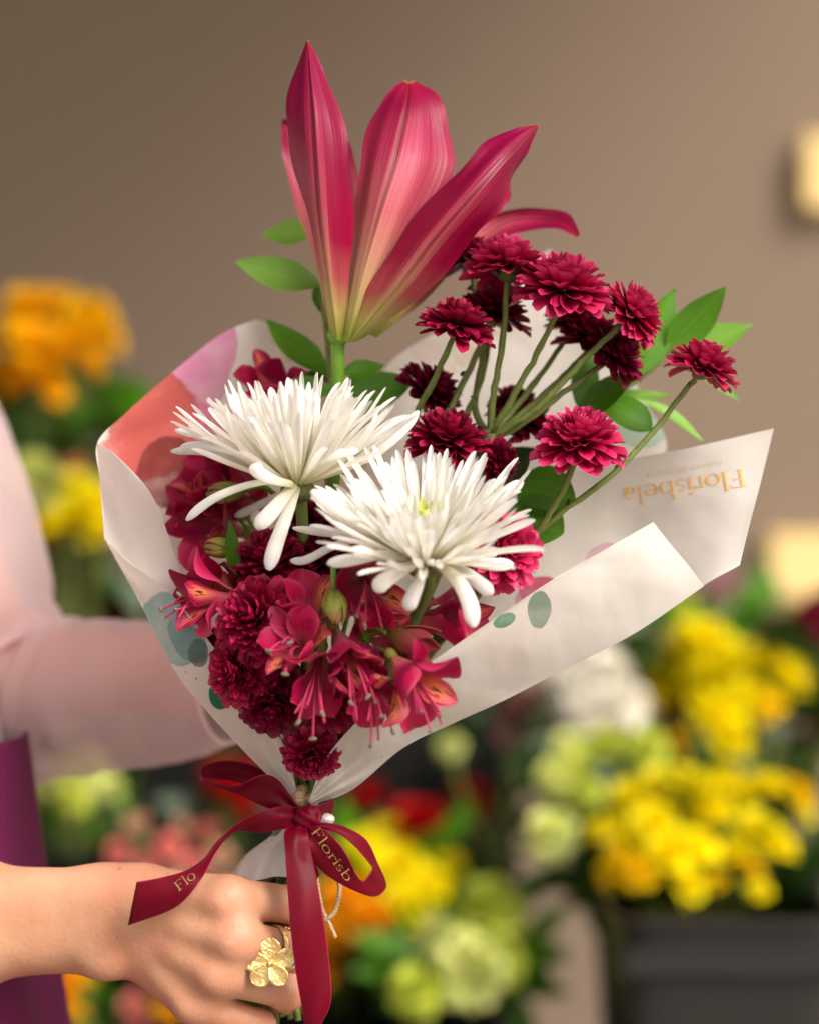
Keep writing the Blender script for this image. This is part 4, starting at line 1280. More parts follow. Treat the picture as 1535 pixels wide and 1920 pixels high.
# ------------------------------------------------------------------ stems meet at the binding point and run on through the hand
BIND = P(566, 1500, .012)
FOOTS = [P(452 + 9 * i + (i % 3) * 3, 1890 + (i * 17) % 30, .012 + .006 * (i % 4)) for i in range(14)]
_fi = [0]
def stem_to_hand(parent, pts, r=.0017, mat='stem', name='stem', foot=True):
    """tube through the given points, then through the binding and down into the fist"""
    p = [np.asarray(q) for q in pts]
    if foot:
        i = _fi[0] % 14; _fi[0] += 1
        jit = np.array([((i * 37) % 14 - 7) * .0009, ((i * 53) % 9 - 4) * .0012, 0])
        p += [BIND + jit, P(515, 1690, .016) + jit * 1.3, FOOTS[i]]
    b = MB(); b.tube(p, r, 7, 26)
    return b.build(name, M[mat], parent)

# ------------------------------------------------------------------ lily
lily = thing('lily', 'tall magenta trumpet lily standing above the whole bouquet', 'lily', P(634, 640, .004))
def tepal(L_, M_, R_, var, n=46, m=30, wav=.0, seed=0):
    g, _ = patch([L_, M_, R_], n, m)
    vv, uu = np.meshgrid(np.linspace(0, 1, n), np.linspace(0, 1, m), indexing='ij')
    edge = np.abs(uu * 2 - 1) ** 3
    g[..., 1] += wav * edge * np.sin(vv * 15 + seed + (uu > .5) * 1.7) * np.sin(np.pi * vv)
    g[..., 1] += .0007 * np.sin(uu * 26 + seed + vv * 2) * np.sin(np.pi * vv) ** .5 * (1 - .5 * vv)
    g[..., 0] += .4 * wav * edge * np.sin(vv * 21 + seed) * np.sin(np.pi * vv)
    b = MB(); b.grid(g, var=var)
    return b.build('tepal', M['lily'], lily, sub=1)
tepal([(617, 618, .000), (600, 500, -.010), (574, 400, -.016), (547, 290, -.018), (535, 215, -.016), (551, 140, -.013), (575, 76, -.010)],
      [(630, 636, -.004), (612, 510, -.023), (598, 400, -.034), (590, 300, -.037), (585, 215, -.034), (580, 140, -.025), (577, 74, -.012)],
      [(648, 636, .000), (656, 530, -.014), (661, 420, -.022), (657, 310, -.024), (640, 215, -.022), (607, 130, -.016), (579, 77, -.010)], .84, wav=.0024, seed=1)
tepal([(638, 634, .001), (650, 520, -.006), (664, 410, -.006), (673, 310, .000), (695, 228, .008), (725, 176, .014), (757, 150, .020)],
      [(650, 640, -.004), (675, 530, -.017), (708, 410, -.022), (737, 310, -.016), (755, 235, -.005), (764, 190, .004), (767, 154, .018)],
      [(664, 636, .001), (716, 545, -.006), (786, 440, -.006), (848, 318, .000), (842, 238, .008), (818, 176, .014), (776, 151, .020)], .20, wav=.0022, seed=4)
tepal([(648, 636, .000), (688, 545, -.012), (748, 445, -.018), (830, 350, -.018), (900, 276, -.014), (955, 243, -.010), (1006, 234, -.004)],
      [(660, 642, -.004), (742, 545, -.025), (812, 452, -.034), (882, 370, -.034), (940, 305, -.026), (980, 264, -.014), (1009, 233, -.004)],
      [(682, 634, .002), (792, 555, -.010), (870, 465, -.014), (938, 398, -.012), (958, 345, -.008), (984, 292, -.004), (1010, 237, -.003)], .88, wav=.0044, seed=2)
tepal([(690, 625, .012), (800, 500, .046), (900, 415, .066), (960, 393, .068), (1020, 391, .064), (1065, 401, .054), (1087, 438, .042)],
      [(700, 630, .014), (800, 530, .048), (890, 455, .066), (955, 415, .068), (1010, 410, .063), (1056, 416, .052), (1086, 444, .041)],
      [(705, 634, .014), (782, 576, .038), (850, 508, .052), (920, 455, .058), (980, 435, .056), (1040, 429, .048), (1084, 446, .041)], .40, wav=.001, seed=3)
tepal([(612, 604, .006), (588, 480, .030), (552, 380, .046), (533, 300, .054), (527, 250, .056), (528, 232, .056), (531, 222, .054)],
      [(630, 606, .012), (622, 480, .042), (605, 380, .058), (592, 310, .062), (575, 262, .060), (556, 236, .058), (533, 223, .054)],
      [(650, 606, .012), (663, 480, .040), (675, 385, .052), (668, 310, .056), (650, 262, .056), (600, 236, .056), (535, 224, .054)], .30, wav=.001, seed=6)
tepal([(650, 612, .014), (682, 480, .050), (700, 380, .068), (705, 310, .078), (712, 260, .088), (722, 225, .096), (735, 205, .102)],
      [(658, 612, .018), (720, 480, .056), (748, 380, .076), (758, 310, .086), (760, 260, .094), (752, 225, .100), (738, 203, .104)],
      [(668, 612, .014), (760, 490, .050), (800, 390, .068), (808, 320, .078), (800, 262, .088), (775, 225, .096), (742, 204, .102)], .35)
st = MB()
for k_ in range(6):
    a = k_ * 1.05
    st.tube([P(650, 615, .012), P(680 + 12 * math.cos(a), 480, .020 + .012 * math.sin(a)), P(705 + 30 * math.cos(a), 380, .030 + .02 * math.sin(a))], .0007, 5, 10)
st.build('stamens', M['filament'], lily)
b = MB(); b.tube(PS([(633, 640, .004), (633, 690, .006), (632, 740, .010), (620, 1000, .030), (590, 1300, .022)]).tolist() + [BIND, P(515, 1690, .018), FOOTS[0]], [.0036, .0033, .0032, .0032, .003, .003, .003, .003], 12, 40)
b.build('stem', M['lily_stem'], lily)
b = MB(); b.ball(P(636, 628, .003), (.0062, .0062, .0050), 16, 10)
b.build('receptacle', M['lily_stem'], lily)

# ------------------------------------------------------------------ leaves
def leaf(parent, bx, by, tx, ty, w, d0=0.0, d1=0.0, face=(0, -1, .25), sag=.0, mat='leaf', prof=None):
    b = MB()
    b.grid(leaf_grid(P(bx, by, d0), P(tx, ty, d1), w * K, face, sag, 14, 8, .28, prof), var=random.random())
    return b.build('leaf', M[mat], parent)
OVAL = [(0, .06), (.08, .42), (.25, .85), (.45, 1), (.65, .95), (.82, .66), (.94, .28), (1, .02)]
spr = thing('ruscus_sprig', 'leafy green sprig with pointed leaves at the right of the red flowers', 'foliage', P(1100, 770, .04))
leaf(spr, 1246, 662, 1361, 535, 78, .045, .035, (.55, -1, .1), .5)
leaf(spr, 1262, 668, 1410, 610, 78, .050, .055, (.2, -1, .9), .5, 'leaf_light')
leaf(spr, 1170, 716, 1266, 541, 84, .040, .045, (.45, -1, -.2), -.4)
leaf(spr, 1072, 790, 1200, 690, 66, .036, .025, (-.3, -1, .6), .3)
leaf(spr, 1195, 748, 1322, 826, 34, .045, .05, (.2, -1, 1.2), -.9, 'leaf_light')
leaf(spr, 1122, 752, 1222, 806, 74, .040, .03, (.3, -1, .5), -.7, 'leaf', OVAL)
leaf(spr, 1300, 690, 1388, 752, 26, .05, .05, (0, -1, .6), -.4, 'leaf_light')
leaf(spr, 1150, 740, 1262, 744, 44, .046, .06, (0, -.6, 1), .4, 'leaf_light')
leaf(spr, 1080, 760, 1110, 660, 60, .05, .06, (.3, -1, 0), .3, 'leaf')
leaf(spr, 1165, 690, 1240, 680, 40, .045, .05, (0, -.7, 1), .3, 'leaf_light')
b = MB(); b.tube(PS([(1262, 660, .047), (1190, 716, .044), (1110, 770, .042), (1000, 900, .045), (800, 1200, .04)]).tolist() + [BIND], .0013, 7, 30)
b.build('stem', M['stem'], spr)
mid = thing('ruscus_sprig', 'broad dark leaves low on the right, between the stems and the white flower', 'foliage', P(960, 960, .02))
leaf(mid, 968, 915, 1078, 935, 104, .030, .012, (.1, -1, .15), -.4, 'leaf', OVAL)
leaf(mid, 950, 960, 1056, 1000, 108, .026, .008, (.1, -1, .2), -.5, 'leaf', OVAL)
leaf(mid, 925, 925, 996, 850, 44, .02, .012, (.5, -1, 0), .3, 'leaf_dark')
leaf(mid, 900, 1010, 985, 1060, 90, .03, .02, (.1, -1, .1), -.3, 'leaf_dark', OVAL)
leaf(mid, 880, 900, 1010, 840, 60, .04, .035, (.1, -1, .3), .2, 'leaf_dark')
b = MB(); b.tube(PS([(985, 935, .03), (930, 985, .032), (800, 1200, .035)]).tolist() + [BIND], .0013, 7, 24)
b.build('stem', M['stem'], mid)
lsp = thing('ruscus_sprig', 'green leafy sprig behind the lily stem, two leaves sticking out at left', 'foliage', P(600, 690, .04))
leaf(lsp, 604, 535, 440, 490, 70, .040, .060, (-.1, -1, .35), .7, 'leaf_light')
leaf(lsp, 600, 430, 490, 442, 58, .060, .075, (0, -1, .4), .6, 'leaf_light')
leaf(lsp, 614, 705, 498, 600, 76, .038, .062, (.6, -1, .4), .5)
leaf(lsp, 622, 725, 525, 742, 58, .030, .018, (0, -1, .5), -.3)
leaf(lsp, 640, 755, 775, 716, 74, .040, .035, (0, -1, .35), .3, 'leaf', OVAL)
leaf(lsp, 640, 700, 722, 686, 44, .045, .05, (0, -1, .6), .3, 'leaf')
leaf(lsp, 605, 590, 592, 530, 34, .042, .05, (.5, -1, 0), .2)
leaf(lsp, 612, 740, 560, 700, 60, .045, .05, (0, -1, .3), .2, 'leaf_dark')
leaf(lsp, 640, 722, 740, 700, 40, .05, .06, (0, -1, 1), .2, 'leaf_light')
b = MB(); b.tube(PS([(598, 430, .06), (606, 560, .042), (618, 720, .038), (610, 1000, .042), (590, 1300, .028)]).tolist() + [BIND], .0014, 7, 30)
b.build('stem', M['stem'], lsp)

# ------------------------------------------------------------------ white spider chrysanthemums
def spider(lab, base, ax, Rr, n, maxpol, droops, seed, spin=0.0, eye=False, stem_pts=(), lift=1.0, Lin=.62, minpol=3, Wp=.0043):
    root = thing('white_chrysanthemum', lab, 'chrysanthemum', base)
    Fm = frame_z(ax, spin)
    rg = np.random.default_rng(seed)
    b = MB()
    for i in range(n):
        t = (i + .5) / n
        phi = i * GA + rg.normal(0, .10)
        pol = R(minpol + (maxpol - minpol) * t ** .72 + rg.normal(0, 3.5))
        L = Rr * (Lin + (1 - Lin) * t ** .6) * rg.uniform(.82, 1.08) * lift
        if t < .2: L *= .55 + 2.2 * t
        W = Wp * .92 * rg.uniform(.8, 1.2) * (.8 + .3 * t)
        et, nr, d = radial(phi, pol)
        rb = .0075 * math.sqrt(t)
        base_l = np.array([math.cos(phi) * rb, math.sin(phi) * rb, .004 * (1 - t)])
        g = petal(L, W, 9, 4, NEEDLE, bend=rg.normal(.16, .14), curl=rg.normal(.05, .22), cup=rg.uniform(.55, .95), twist=rg.normal(0, .25), seed=i)
        b.grid(place(g, base_l, et, nr, d) @ Fm.T + base, var=rg.random())
    b.build('petals', M['white'], root)
    for dr in droops:
        pts, w = dr[:-1], dr[-1]
        q = catmull(np.array([P(*p_) for p_ in pts]), 14)
        T = np.gradient(q, axis=0); T /= np.linalg.norm(T, axis=1)[:, None]
        nr = np.array([0, -1, .35]); 
        wd = np.interp(np.linspace(0, 1, 14), *zip(*NEEDLE)) * w * K / 2 * .70
        u = np.linspace(-1, 1, 6)
        g = []
        for k_ in range(14):
            n_ = unit(nr - T[k_] * nr.dot(T[k_])); x = np.cross(n_, T[k_])
            g.append(q[k_] + u[:, None] * wd[k_] * x - (1 - u[:, None] ** 2) * wd[k_] * -.55 * n_)
        pb = MB(); pb.grid(np.array(g), var=.6)
        pb.build('petal', M['white'], root, solid=.0003, sub=1)
    cb = MB(); cb.ball(base - Fm[:, 2] * .003, (.0085, .0085, .006), 16, 9, axis=Fm)
    cb.build('calyx', M['calyx'], root)
    if eye:
        eb = MB()
        for i in range(22):
            t = (i + .5) / 22
            et, nr, d = radial(i * GA, R(26 * t ** .5))
            g = petal(.016 + .006 * t, .0028, 4, 2, NEEDLE, bend=.5, cup=.5)
            eb.grid(place(g, (math.cos(i * GA) * .003 * t, math.sin(i * GA) * .003 * t, .010), et, nr, d) @ Fm.T + base)
        eb.build('disc_centre', M['eye'], root)
    if len(stem_pts):
        stem_to_hand(root, PS(stem_pts), .0030)
    return root
spider('white spider chrysanthemum at left, seen from its side, below the lily', P(558, 908, -.022), (-.02, -.10, 1), .0600, 215, 66,
       [[(550, 908, -.030), (490, 904, -.042), (420, 925, -.046), (378, 950, -.044), (349, 976, -.040), 26],
        [(552, 910, -.034), (530, 935, -.044), (505, 965, -.048), (479, 990, -.048), 46],
        [(556, 914, -.032), (540, 960, -.046), (518, 1020, -.052), (503, 1070, -.054), 42],
        [(540, 905, -.020), (470, 860, -.030), (400, 838, -.030), (350, 838, -.022), (341, 850, -.018), 28],
        [(540, 900, -.014), (460, 868, -.014), (380, 846, -.010), (320, 846, -.004), 26],
        [(540, 900, -.014), (450, 850, -.012), (380, 818, -.004), (328, 806, .004), 26],
        [(552, 912, -.008), (520, 930, .004), (470, 955, .010), (440, 968, .012), 26],
        [(548, 908, -.040), (515, 900, -.052), (485, 885, -.058), (478, 868, -.060), 40],
        [(570, 905, -.030), (600, 870, -.046), (640, 850, -.050), (672, 845, -.050), 26],
        [(590, 900, -.020), (690, 860, -.022), (750, 812, -.020), (785, 770, -.016), 28],
        [(585, 895, -.012), (680, 830, -.004), (740, 790, .002), (782, 783, .006), 24]],
       31, .3, stem_pts=[(562, 918, -.020), (566, 960, -.014), (575, 1150, .01), (575, 1350, .012)], Lin=.66)
spider('white spider chrysanthemum in front, facing the viewer with a pale green eye', P(795, 1050, -.052), (.0, -.50, .87), .0592, 220, 66,
       [[(775, 1050, -.062), (720, 1040, -.078), (660, 1050, -.082), (613, 1056, -.080), 34],
        [(785, 1055, -.064), (755, 1068, -.080), (722, 1088, -.086), (702, 1108, -.086), 46],
        [(793, 1058, -.064), (785, 1090, -.080), (772, 1120, -.086), (763, 1145, -.086), 40],
        [(815, 1055, -.060), (850, 1080, -.078), (878, 1125, -.084), (888, 1177, -.084), 44],
        [(820, 1055, -.058), (865, 1070, -.070), (900, 1095, -.074), (923, 1115, -.074), 40],
        [(822, 1050, -.056), (870, 1050, -.066), (920, 1058, -.068), (962, 1058, -.066), 36],
        [(822, 1046, -.052), (870, 1042, -.060), (905, 1038, -.062), (936, 1032, -.060), 32],
        [(770, 1040, -.045), (690, 1010, -.052), (620, 1000, -.046), (548, 990, -.040), 24],
        [(770, 1048, -.050), (700, 1010, -.060), (630, 1022, -.056), (575, 1050, -.052), (544, 1051, -.050), 24],
        [(770, 1030, -.050), (700, 990, -.070), (630, 950, -.076), (583, 920, -.074), 40],
        [(820, 1000, -.05), (890, 960, -.056), (945, 925, -.054), (980, 902, -.050), 34]],
       37, .1, eye=True, stem_pts=[(800, 1062, -.044), (800, 1110, -.030), (740, 1230, .0), (640, 1400, .010)], Lin=.42, minpol=9, Wp=.0040)

# ------------------------------------------------------------------ burgundy chrysanthemums
NODE = (916, 822, .012)
spray = thing('chrysanthemum_spray', 'branching spray of many small burgundy chrysanthemums on thin green stems, upper right', 'chrysanthemums', P(*NODE))
def branch(parent, pts, r=.0016):
    b = MB(); b.tube([np.asarray(q) if isinstance(q, np.ndarray) else P(*q) for q in pts], [r * .85] + [r] * (len(pts) - 2) + [r * 1.25], 8, 20)
    v_ = b.v[0].reshape(-1, 8, 3)
    for i_ in range(2, 18):
        c_ = v_[i_].mean(0); v_[i_] = c_ + (v_[i_] - c_) * random.uniform(.90, 1.12) + np.array([random.gauss(0, .00022), 0, random.gauss(0, .0002)])
    return b.build('stem', M['stem'], parent)
for key, x, y, d, w, ax, stp in (
    ('top_a', 950, 503, .000, 146, (.0, .10, 1), [(955, 530, .002), (944, 620, .0), (928, 720, .004), NODE]),
    ('dim', 880, 488, .032, 112, (-.2, .1, 1), [(880, 515, .034), (905, 650, .03), (890, 760, .026), NODE]),
    ('top_b', 1056, 545, -.014, 172, (.12, -.20, 1), [(1052, 585, -.010), (1010, 655, -.004), (960, 745, .004), NODE]),
    ('top_b', 1180, 590, -.004, 132, (.75, -.15, .75), [(1142, 607, .0), (1085, 685, .0), (1000, 770, .004), NODE]),
    ('top_c', 856, 612, -.010, 132, (.28, -.25, 1), [(833, 645, -.006), (812, 715, .004), (780, 790, .014), (820, 860, .016), NODE]),
    ('dim', 925, 590, .022, 128, (.25, -.05, 1), [(895, 655, .024), (860, 735, .02), (832, 795, .016), (880, 830, .014), NODE]),
    ('dim', 1110, 640, .030, 130, (.3, -.2, 1), [(1100, 670, .03), (1040, 720, .026), (960, 790, .016), NODE]),
    ('dim', 1150, 668, .016, 118, (.7, -.35, .6), [(1120, 680, .018), (1050, 740, .014), (970, 800, .012), NODE]),
    ('dim', 1075, 605, .036, 100, (.1, 0, 1), [(1060, 640, .036), (1000, 720, .026), NODE]),
    ('dim', 925, 548, .040, 90, (0, 0, 1), [(920, 570, .04), (905, 700, .03), (870, 800, .02), NODE]),
    ('top_c', 838, 828, -.006, 150, (.12, -.30, 1), [(850, 858, -.002), (880, 860, .006), NODE]),
    ('dim', 805, 738, .030, 128, (.75, -.2, .8), [(790, 760, .034), (810, 830, .03), (860, 850, .02), NODE]),
    ('dim', 932, 862, .000, 84, (.9, -.6, .1), [(915, 862, .004), (910, 850, .008), NODE]),
    ('dim', 985, 795, .034, 110, (.4, -.4, .9), [(965, 820, .034), (940, 840, .02), NODE]),
    ('dim', 960, 760, .044, 90, (-.1, -.3, 1), [(955, 790, .044), (935, 815, .03), NODE]),
):
    hd = head(spray, key, x, y, d, w, ax)
    branch(spray, [P(x, y, d) - unit(ax) * .0045 * hd.scale[0]] + [P(*q) for q in stp[1 if len(stp) > 2 else 0:]])
stem_to_hand(spray, PS([NODE, (880, 930, .018), (800, 1120, .026), (680, 1340, .018)]), .0024)
nb = MB(); nb.ball(P(*NODE), (.0045, .0045, .006), 12, 8)
for k_ in range(5):
    et, nr, dd_ = radial(k_ * 1.3, R(70))
    nb.grid(place(petal(.010, .004, 4, 2, SPOON, bend=.6, cup=.3), P(*NODE), et, nr, dd_))
nb.build('node', M['calyx'], spray)
for sx, sy, tx, ty in ((1020, 745, 1032, 738), (862, 705, 872, 695), (895, 752, 880, 742)):
    leaf(spray, sx, sy, tx, ty, 8, .006, .004, (0, -1, .3), .5, 'leaf_dark')

spray2 = thing('chrysanthemum_spray', 'two burgundy chrysanthemums on long bare stems, one reaching far right', 'chrysanthemums', P(985, 1010, .0))
head(spray2, 'top_b', 1086, 832, -.020, 158, (.05, -.42, 1))
head(spray2, 'top_a', 1316, 690, -.006, 128, (.42, -.05, .95))
branch(spray2, [P(1086, 832, -.020) - unit((.05, -.42, 1)) * .0048, (1074, 872, -.014), (1050, 930, -.010), (1015, 985, -.006), (985, 1015, .0)])
branch(spray2, [P(1316, 690, -.006) - unit((.42, -.05, .95)) * .0040, (1293, 720, -.004), (1232, 800, -.004), (1150, 888, -.006), (1060, 955, -.004), (985, 1015, .0)], .0015)
leaf(spray2, 1150, 884, 1166, 866, 10, -.006, -.008, (0, -1, .3), .6, 'leaf_dark')
leaf(spray2, 1060, 955, 1066, 932, 8, -.004, -.008, (0, -1, .3), .6, 'leaf_dark')
leaf(spray2, 1296, 724, 1288, 716, 8, -.004, -.008, (0, -1, .3), .6, 'leaf_dark')
stem_to_hand(spray2, PS([(985, 1015, .0), (900, 1110, .012), (740, 1310, .014)]), .002)

GRP = 'burgundy chrysanthemums packed in the bouquet'
for key, x, y, d, w, ax, lab in (
    ('top_b', 940, 1030, -.020, 150, (.45, -.85, .25), 'bright burgundy chrysanthemum at the right of the front white flower, facing right'),
    ('pom_b', 510, 1058, -.006, 156, (-.25, -.5, .8), 'burgundy chrysanthemum directly under the drooping white petals at left'),
    ('pom_d', 606, 1050, -.004, 134, (.0, -.6, .8), 'deep burgundy chrysanthemum between the two white flowers, lower one'),
    ('pom_d', 598, 982, .004, 118, (.1, -.4, .9), 'deep burgundy chrysanthemum just under the stem of the left white flower'),
    ('pom_a', 484, 1162, -.042, 164, (-.40, -.80, .35), 'large round burgundy pompon chrysanthemum at the left of the cluster'),
    ('pom_b', 452, 1258, -.036, 136, (-.55, -.75, .05), 'burgundy chrysanthemum below the round pompon, against the green blot'),
    ('pom_d', 518, 1312, -.034, 140, (-.1, -.80, -.45), 'deep burgundy chrysanthemum at the bottom of the cluster, hanging over the paper'),
    ('pom_b', 626, 1316, -.034, 122, (.1, -.8, -.4), 'burgundy chrysanthemum under the orange throated blooms'),
    ('pom_b', 585, 1414, -.030, 104, (.0, -.75, -.45), 'lowest burgundy chrysanthemum in the gap of the paper above the bow'),
    ('pom_d', 622, 1392, -.008, 60, (.5, -.6, -.1), 'small deep burgundy chrysanthemum peeking out beside the lowest one'),
    ('pom_d', 428, 1215, -.022, 104, (-.7, -.5, .2), 'dark burgundy chrysanthemum behind the round pompon at far left'),
):
    root = thing('burgundy_chrysanthemum', lab, 'chrysanthemum', P(x, y, d), GRP)
    head(root, key, x, y, d, w, ax)
    a = unit(ax)
    p0 = P(x, y, d) - a * .006
    p1 = p0 - a * .018 + np.array([0, .006, -.006])
    fl = P(x, y, d); bz = BIND - fl
    stem_to_hand(root, [p0, p1, fl + bz * .6 + np.array([0, .012, 0])] if y < 1360 else [p0, p0 + np.array([0, .012, .0])], .0016)

# ------------------------------------------------------------------ alstroemeria
ALG = 'peruvian lilies in the bouquet'
def alst(lab, x, y, d, ax, size=1.0, spin=0.0, openn=1.0, seed=0, stam=True, thr=1.0):
    """open bloom: (x, y) is the mouth, ax the way it faces"""
    a = unit(ax)
    size *= .95
    mouth = P(x, y, d)
    base = mouth - a * .024 * size
    root = thing('peruvian_lily', lab, 'peruvian lily', base, ALG)
    Fm = frame_z(a, spin)
    rg = np.random.default_rng(seed)
    for k_ in range(3):
        phi = k_ * 2.094 + .5 + rg.normal(0, .1)
        for inner in (0, 1):
            ph = phi + inner * 1.047
            et, nr, dd_ = radial(ph, R((15 if inner else 21) * (.6 + .4 * openn) + rg.normal(0, 5)))
            if inner:
                g = petal(.046 * size, .0155 * size, 16, 8, SPAT, bend=-.25 * openn, curl=rg.uniform(-1.3, -.3) * openn, cup=.5, twist=rg.normal(0, .3), wav=.4, seed=k_ + seed)
            else:
                g = petal(.043 * size, .025 * size, 16, 8, OBOV, bend=rg.uniform(-.35, -.1) * openn, curl=rg.uniform(-1.2, .7) * openn, cup=.5, twist=rg.normal(0, .25), wav=.38, seed=k_ + seed)
            o_ = np.array([math.cos(ph) * .002, math.sin(ph) * .002, 0])
            b = MB(); b.grid(place(g, o_, et, nr, dd_) @ Fm.T + base, var=rg.random())
            b.build('petal', M['alst_in' if inner and k_ else 'alst_out'], root)
    b = MB(); b.ball(base - a * .003, (.0038 * size, .0038 * size, .0055 * size), 12, 8, axis=Fm)
    b.build('ovary', M['bud'], root)
    if stam:
        for k_ in range(6):
            ph = k_ * 1.047 + rg.normal(0, .3)
            er = Fm @ np.array([math.cos(ph), math.sin(ph), 0])
            p = [base, base + a * .022 * size + er * .0015, base + a * .036 * size + er * .004 + np.array([0, -.001, -.003]), base + a * (.043 + .006 * rg.random()) * size + er * .007 + np.array([0, -.002, -.010 * rg.uniform(.3, 1.2)])]
            b = MB(); b.tube(p, .00055, 6, 14)
            f_ = b.build('stamen', M['filament'], root)
            if k_ % 2 == 0 or rg.random() < .15:
                an = MB(); an.ball(p[-1], (.0010, .0010, .0020), 8, 6, axis=frame_z(rg.normal(0, 1, 3)))
                an.build('anther', M['anther'], f_)
    p0 = base - a * .006
    bz = BIND - p0
    if y > 1000 or x < 480:
        pts = [p0, p0 - a * .012 + bz * .12, p0 + bz * .6 + np.array([0, .014, 0])]
    else:
        pts = [p0, p0 - a * .01 + np.array([0, .01, -.02]), P(560, 1100, .035)]
    stem_to_hand(root, pts, .0012, 'lily_stem', 'pedicel')
    return root
alst('peruvian lily with striped orange throat tucked under the front white flower', 690, 1096, -.050, (.10, -.93, -.25), .86, 2.2, 1.1, 1)
alst('peruvian lily facing left-up with dark streaks, beside the round burgundy pompon', 552, 1207, -.060, (-.35, -.82, .30), .72, .6, 1.0, 2)
alst('peruvian lily with broad plain magenta petals at the left of the pale green bud', 578, 1140, -.046, (.1, -.62, .78), .76, 1.1, .6, 21, stam=False)
alst('peruvian lily opening downward, in the middle above the bottom chrysanthemums', 592, 1272, -.060, (-.12, -.72, -.65), .80, 2.6, 1.05, 3)
alst('small peruvian lily squeezed between the pale bud and the half open pink bud', 700, 1190, -.048, (.2, -.8, .1), .70, 2.9, .7, 31, stam=False)
alst('small peruvian lily low on the right of the cluster, next to the paper edge', 700, 1290, -.062, (.25, -.72, -.6), .72, 1.9, .9, 34)
alst('peruvian lily beside the upright narrow leaf at left, behind the streaked pink one', 418, 1100, -.004, (-.55, -.70, .35), .78, .4, .8, 35, stam=False)
alst('dark peruvian lily close to the paper at far left, under the thin white petal', 372, 945, .024, (-.8, -.5, .3), .78, 1.4, .9, 36, stam=False)
alst('peruvian lily with two broad magenta petals in the centre of the cluster', 655, 1232, -.062, (.32, -.62, -.55), .84, 1.6, .6, 4)
alst('peruvian lily hanging over the right paper edge with long drooping stamens', 774, 1276, -.072, (.42, -.72, -.45), .88, .4, 1.3, 5)
alst('peruvian lily in profile under the long white petals, pointing right', 846, 1160, -.016, (.80, -.40, -.05), .95, 1.2, .6, 6, stam=False)
alst('pink peruvian lily at the left paper lip, streaked throat facing left', 385, 1118, -.022, (-.85, -.50, .05), .86, 1.0, 1.1, 7)
alst('magenta peruvian lily behind the thin drooping white petal at left', 395, 985, .018, (-.6, -.6, .15), .98, 2.0, .8, 8, stam=False)
alst('magenta peruvian lily low behind the left white flower, facing away left', 405, 915, .026, (-.5, -.6, .5), .92, .2, .8, 9, stam=False)
alst('small pink peruvian lily above the left white flower, near the lily stem', 508, 728, .040, (.0, -.75, .65), .80, 2.7, .9, 10, stam=False)
alst('dark peruvian lily deep between the left white flower and the paper', 470, 905, .030, (-.1, -.8, .3), .9, 1.5, .9, 12, stam=False)

def bud(lab, x, y, d, ax, L=.016, Rr=.006, mat='bud', open_=0.0):
    a = unit(ax)
    c = P(x, y, d)
    root = thing('flower_bud', lab, 'flower bud', c, 'closed buds between the blooms')
    Fm = frame_z(a, x % 3)
    for k_ in range(6):
        ph = k_ * 1.047
        et, nr, dd_ = radial(ph, R(42 if k_ % 2 else 36))
        g = petal(L * 1.25, Rr * 1.5, 8, 5, [(0, .2), (.3, .9), (.55, 1), (.8, .6), (1, .1)], bend=.95 - open_, curl=.45 - open_ * .5, cup=.45)
        b = MB(); b.grid(place(g, (0, 0, -L * .5), et, nr, dd_) @ Fm.T + c, var=random.random())
        b.build('sepal', M[mat], root, solid=.0004)
    b = MB(); b.tube([c - a * L * .45, c - a * (L * .45 + .010), c - a * (L * .45 + .022) + np.array([0, .012, -.012])], .0014, 7, 10)
    b.build('pedicel', M['lily_stem'], root)
bud('pale green bud in the middle of the cluster, under the white petals', 628, 1132, -.060, (.05, -.45, -.85), .017, .0074)
bud('half open pink bud right of the centre, beside the paper edge', 762, 1200, -.052, (.80, -.45, -.25), .022, .0078, 'bud_pink', .35)
bud('yellow green bud at left, beside the small upright leaf', 425, 1028, -.004, (-.85, -.3, .1), .017, .0058)
bud('olive bud under the left white flower, near the paper', 432, 922, .004, (-.8, -.3, -.1), .018, .0060)
for lab, bx, by, tx, ty, w, d, mt in (('small narrow green leaf standing at left of the cluster', 442, 1085, 430, 975, 30, -.008, 'leaf'),
                              ('green leaf in the middle, right of the pale bud', 690, 1205, 672, 1135, 34, -.040, 'leaf'),
                              ('dark leaf deep under the front white flower', 790, 1210, 850, 1130, 60, .0, 'leaf_dark'),
                              ('dark green leaf in the gap above the lowest chrysanthemum', 630, 1390, 690, 1330, 46, .004, 'leaf_dark')):
    b = MB(); b.grid(leaf_grid(P(bx, by, d), P(tx, ty, d - .006), w * K, (.3, -1, .2), .3, 12, 6), var=.5)
    o = b.build('leaf', M[mt], None)
    tag(solo(o), lab, 'leaf', 'single leaves among the blooms')
# extra bare stems seen in the gaps under the white flowers
for k_, (x0, y0, x1, y1, d) in enumerate(((770, 1110, 650, 1420, .018), (810, 1120, 690, 1330, .022), (850, 1110, 720, 1290, .026), (740, 1130, 620, 1420, .012), (560, 1380, 562, 1490, .010))):
    b = MB(); b.tube([P(x0, y0, d), P((x0 + x1) / 2 + 8, (y0 + y1) / 2, d + .006), P(x1, y1, .014), BIND + np.array([0, k_ * .001, 0])], .0019, 8, 18)
    o = b.build('cut_stem', M['stem' if k_ % 2 else 'lily_stem'], None)
    tag(solo(o), 'bare green stem in the dark gap under the white flowers', 'stem', 'bare stems in the gap')

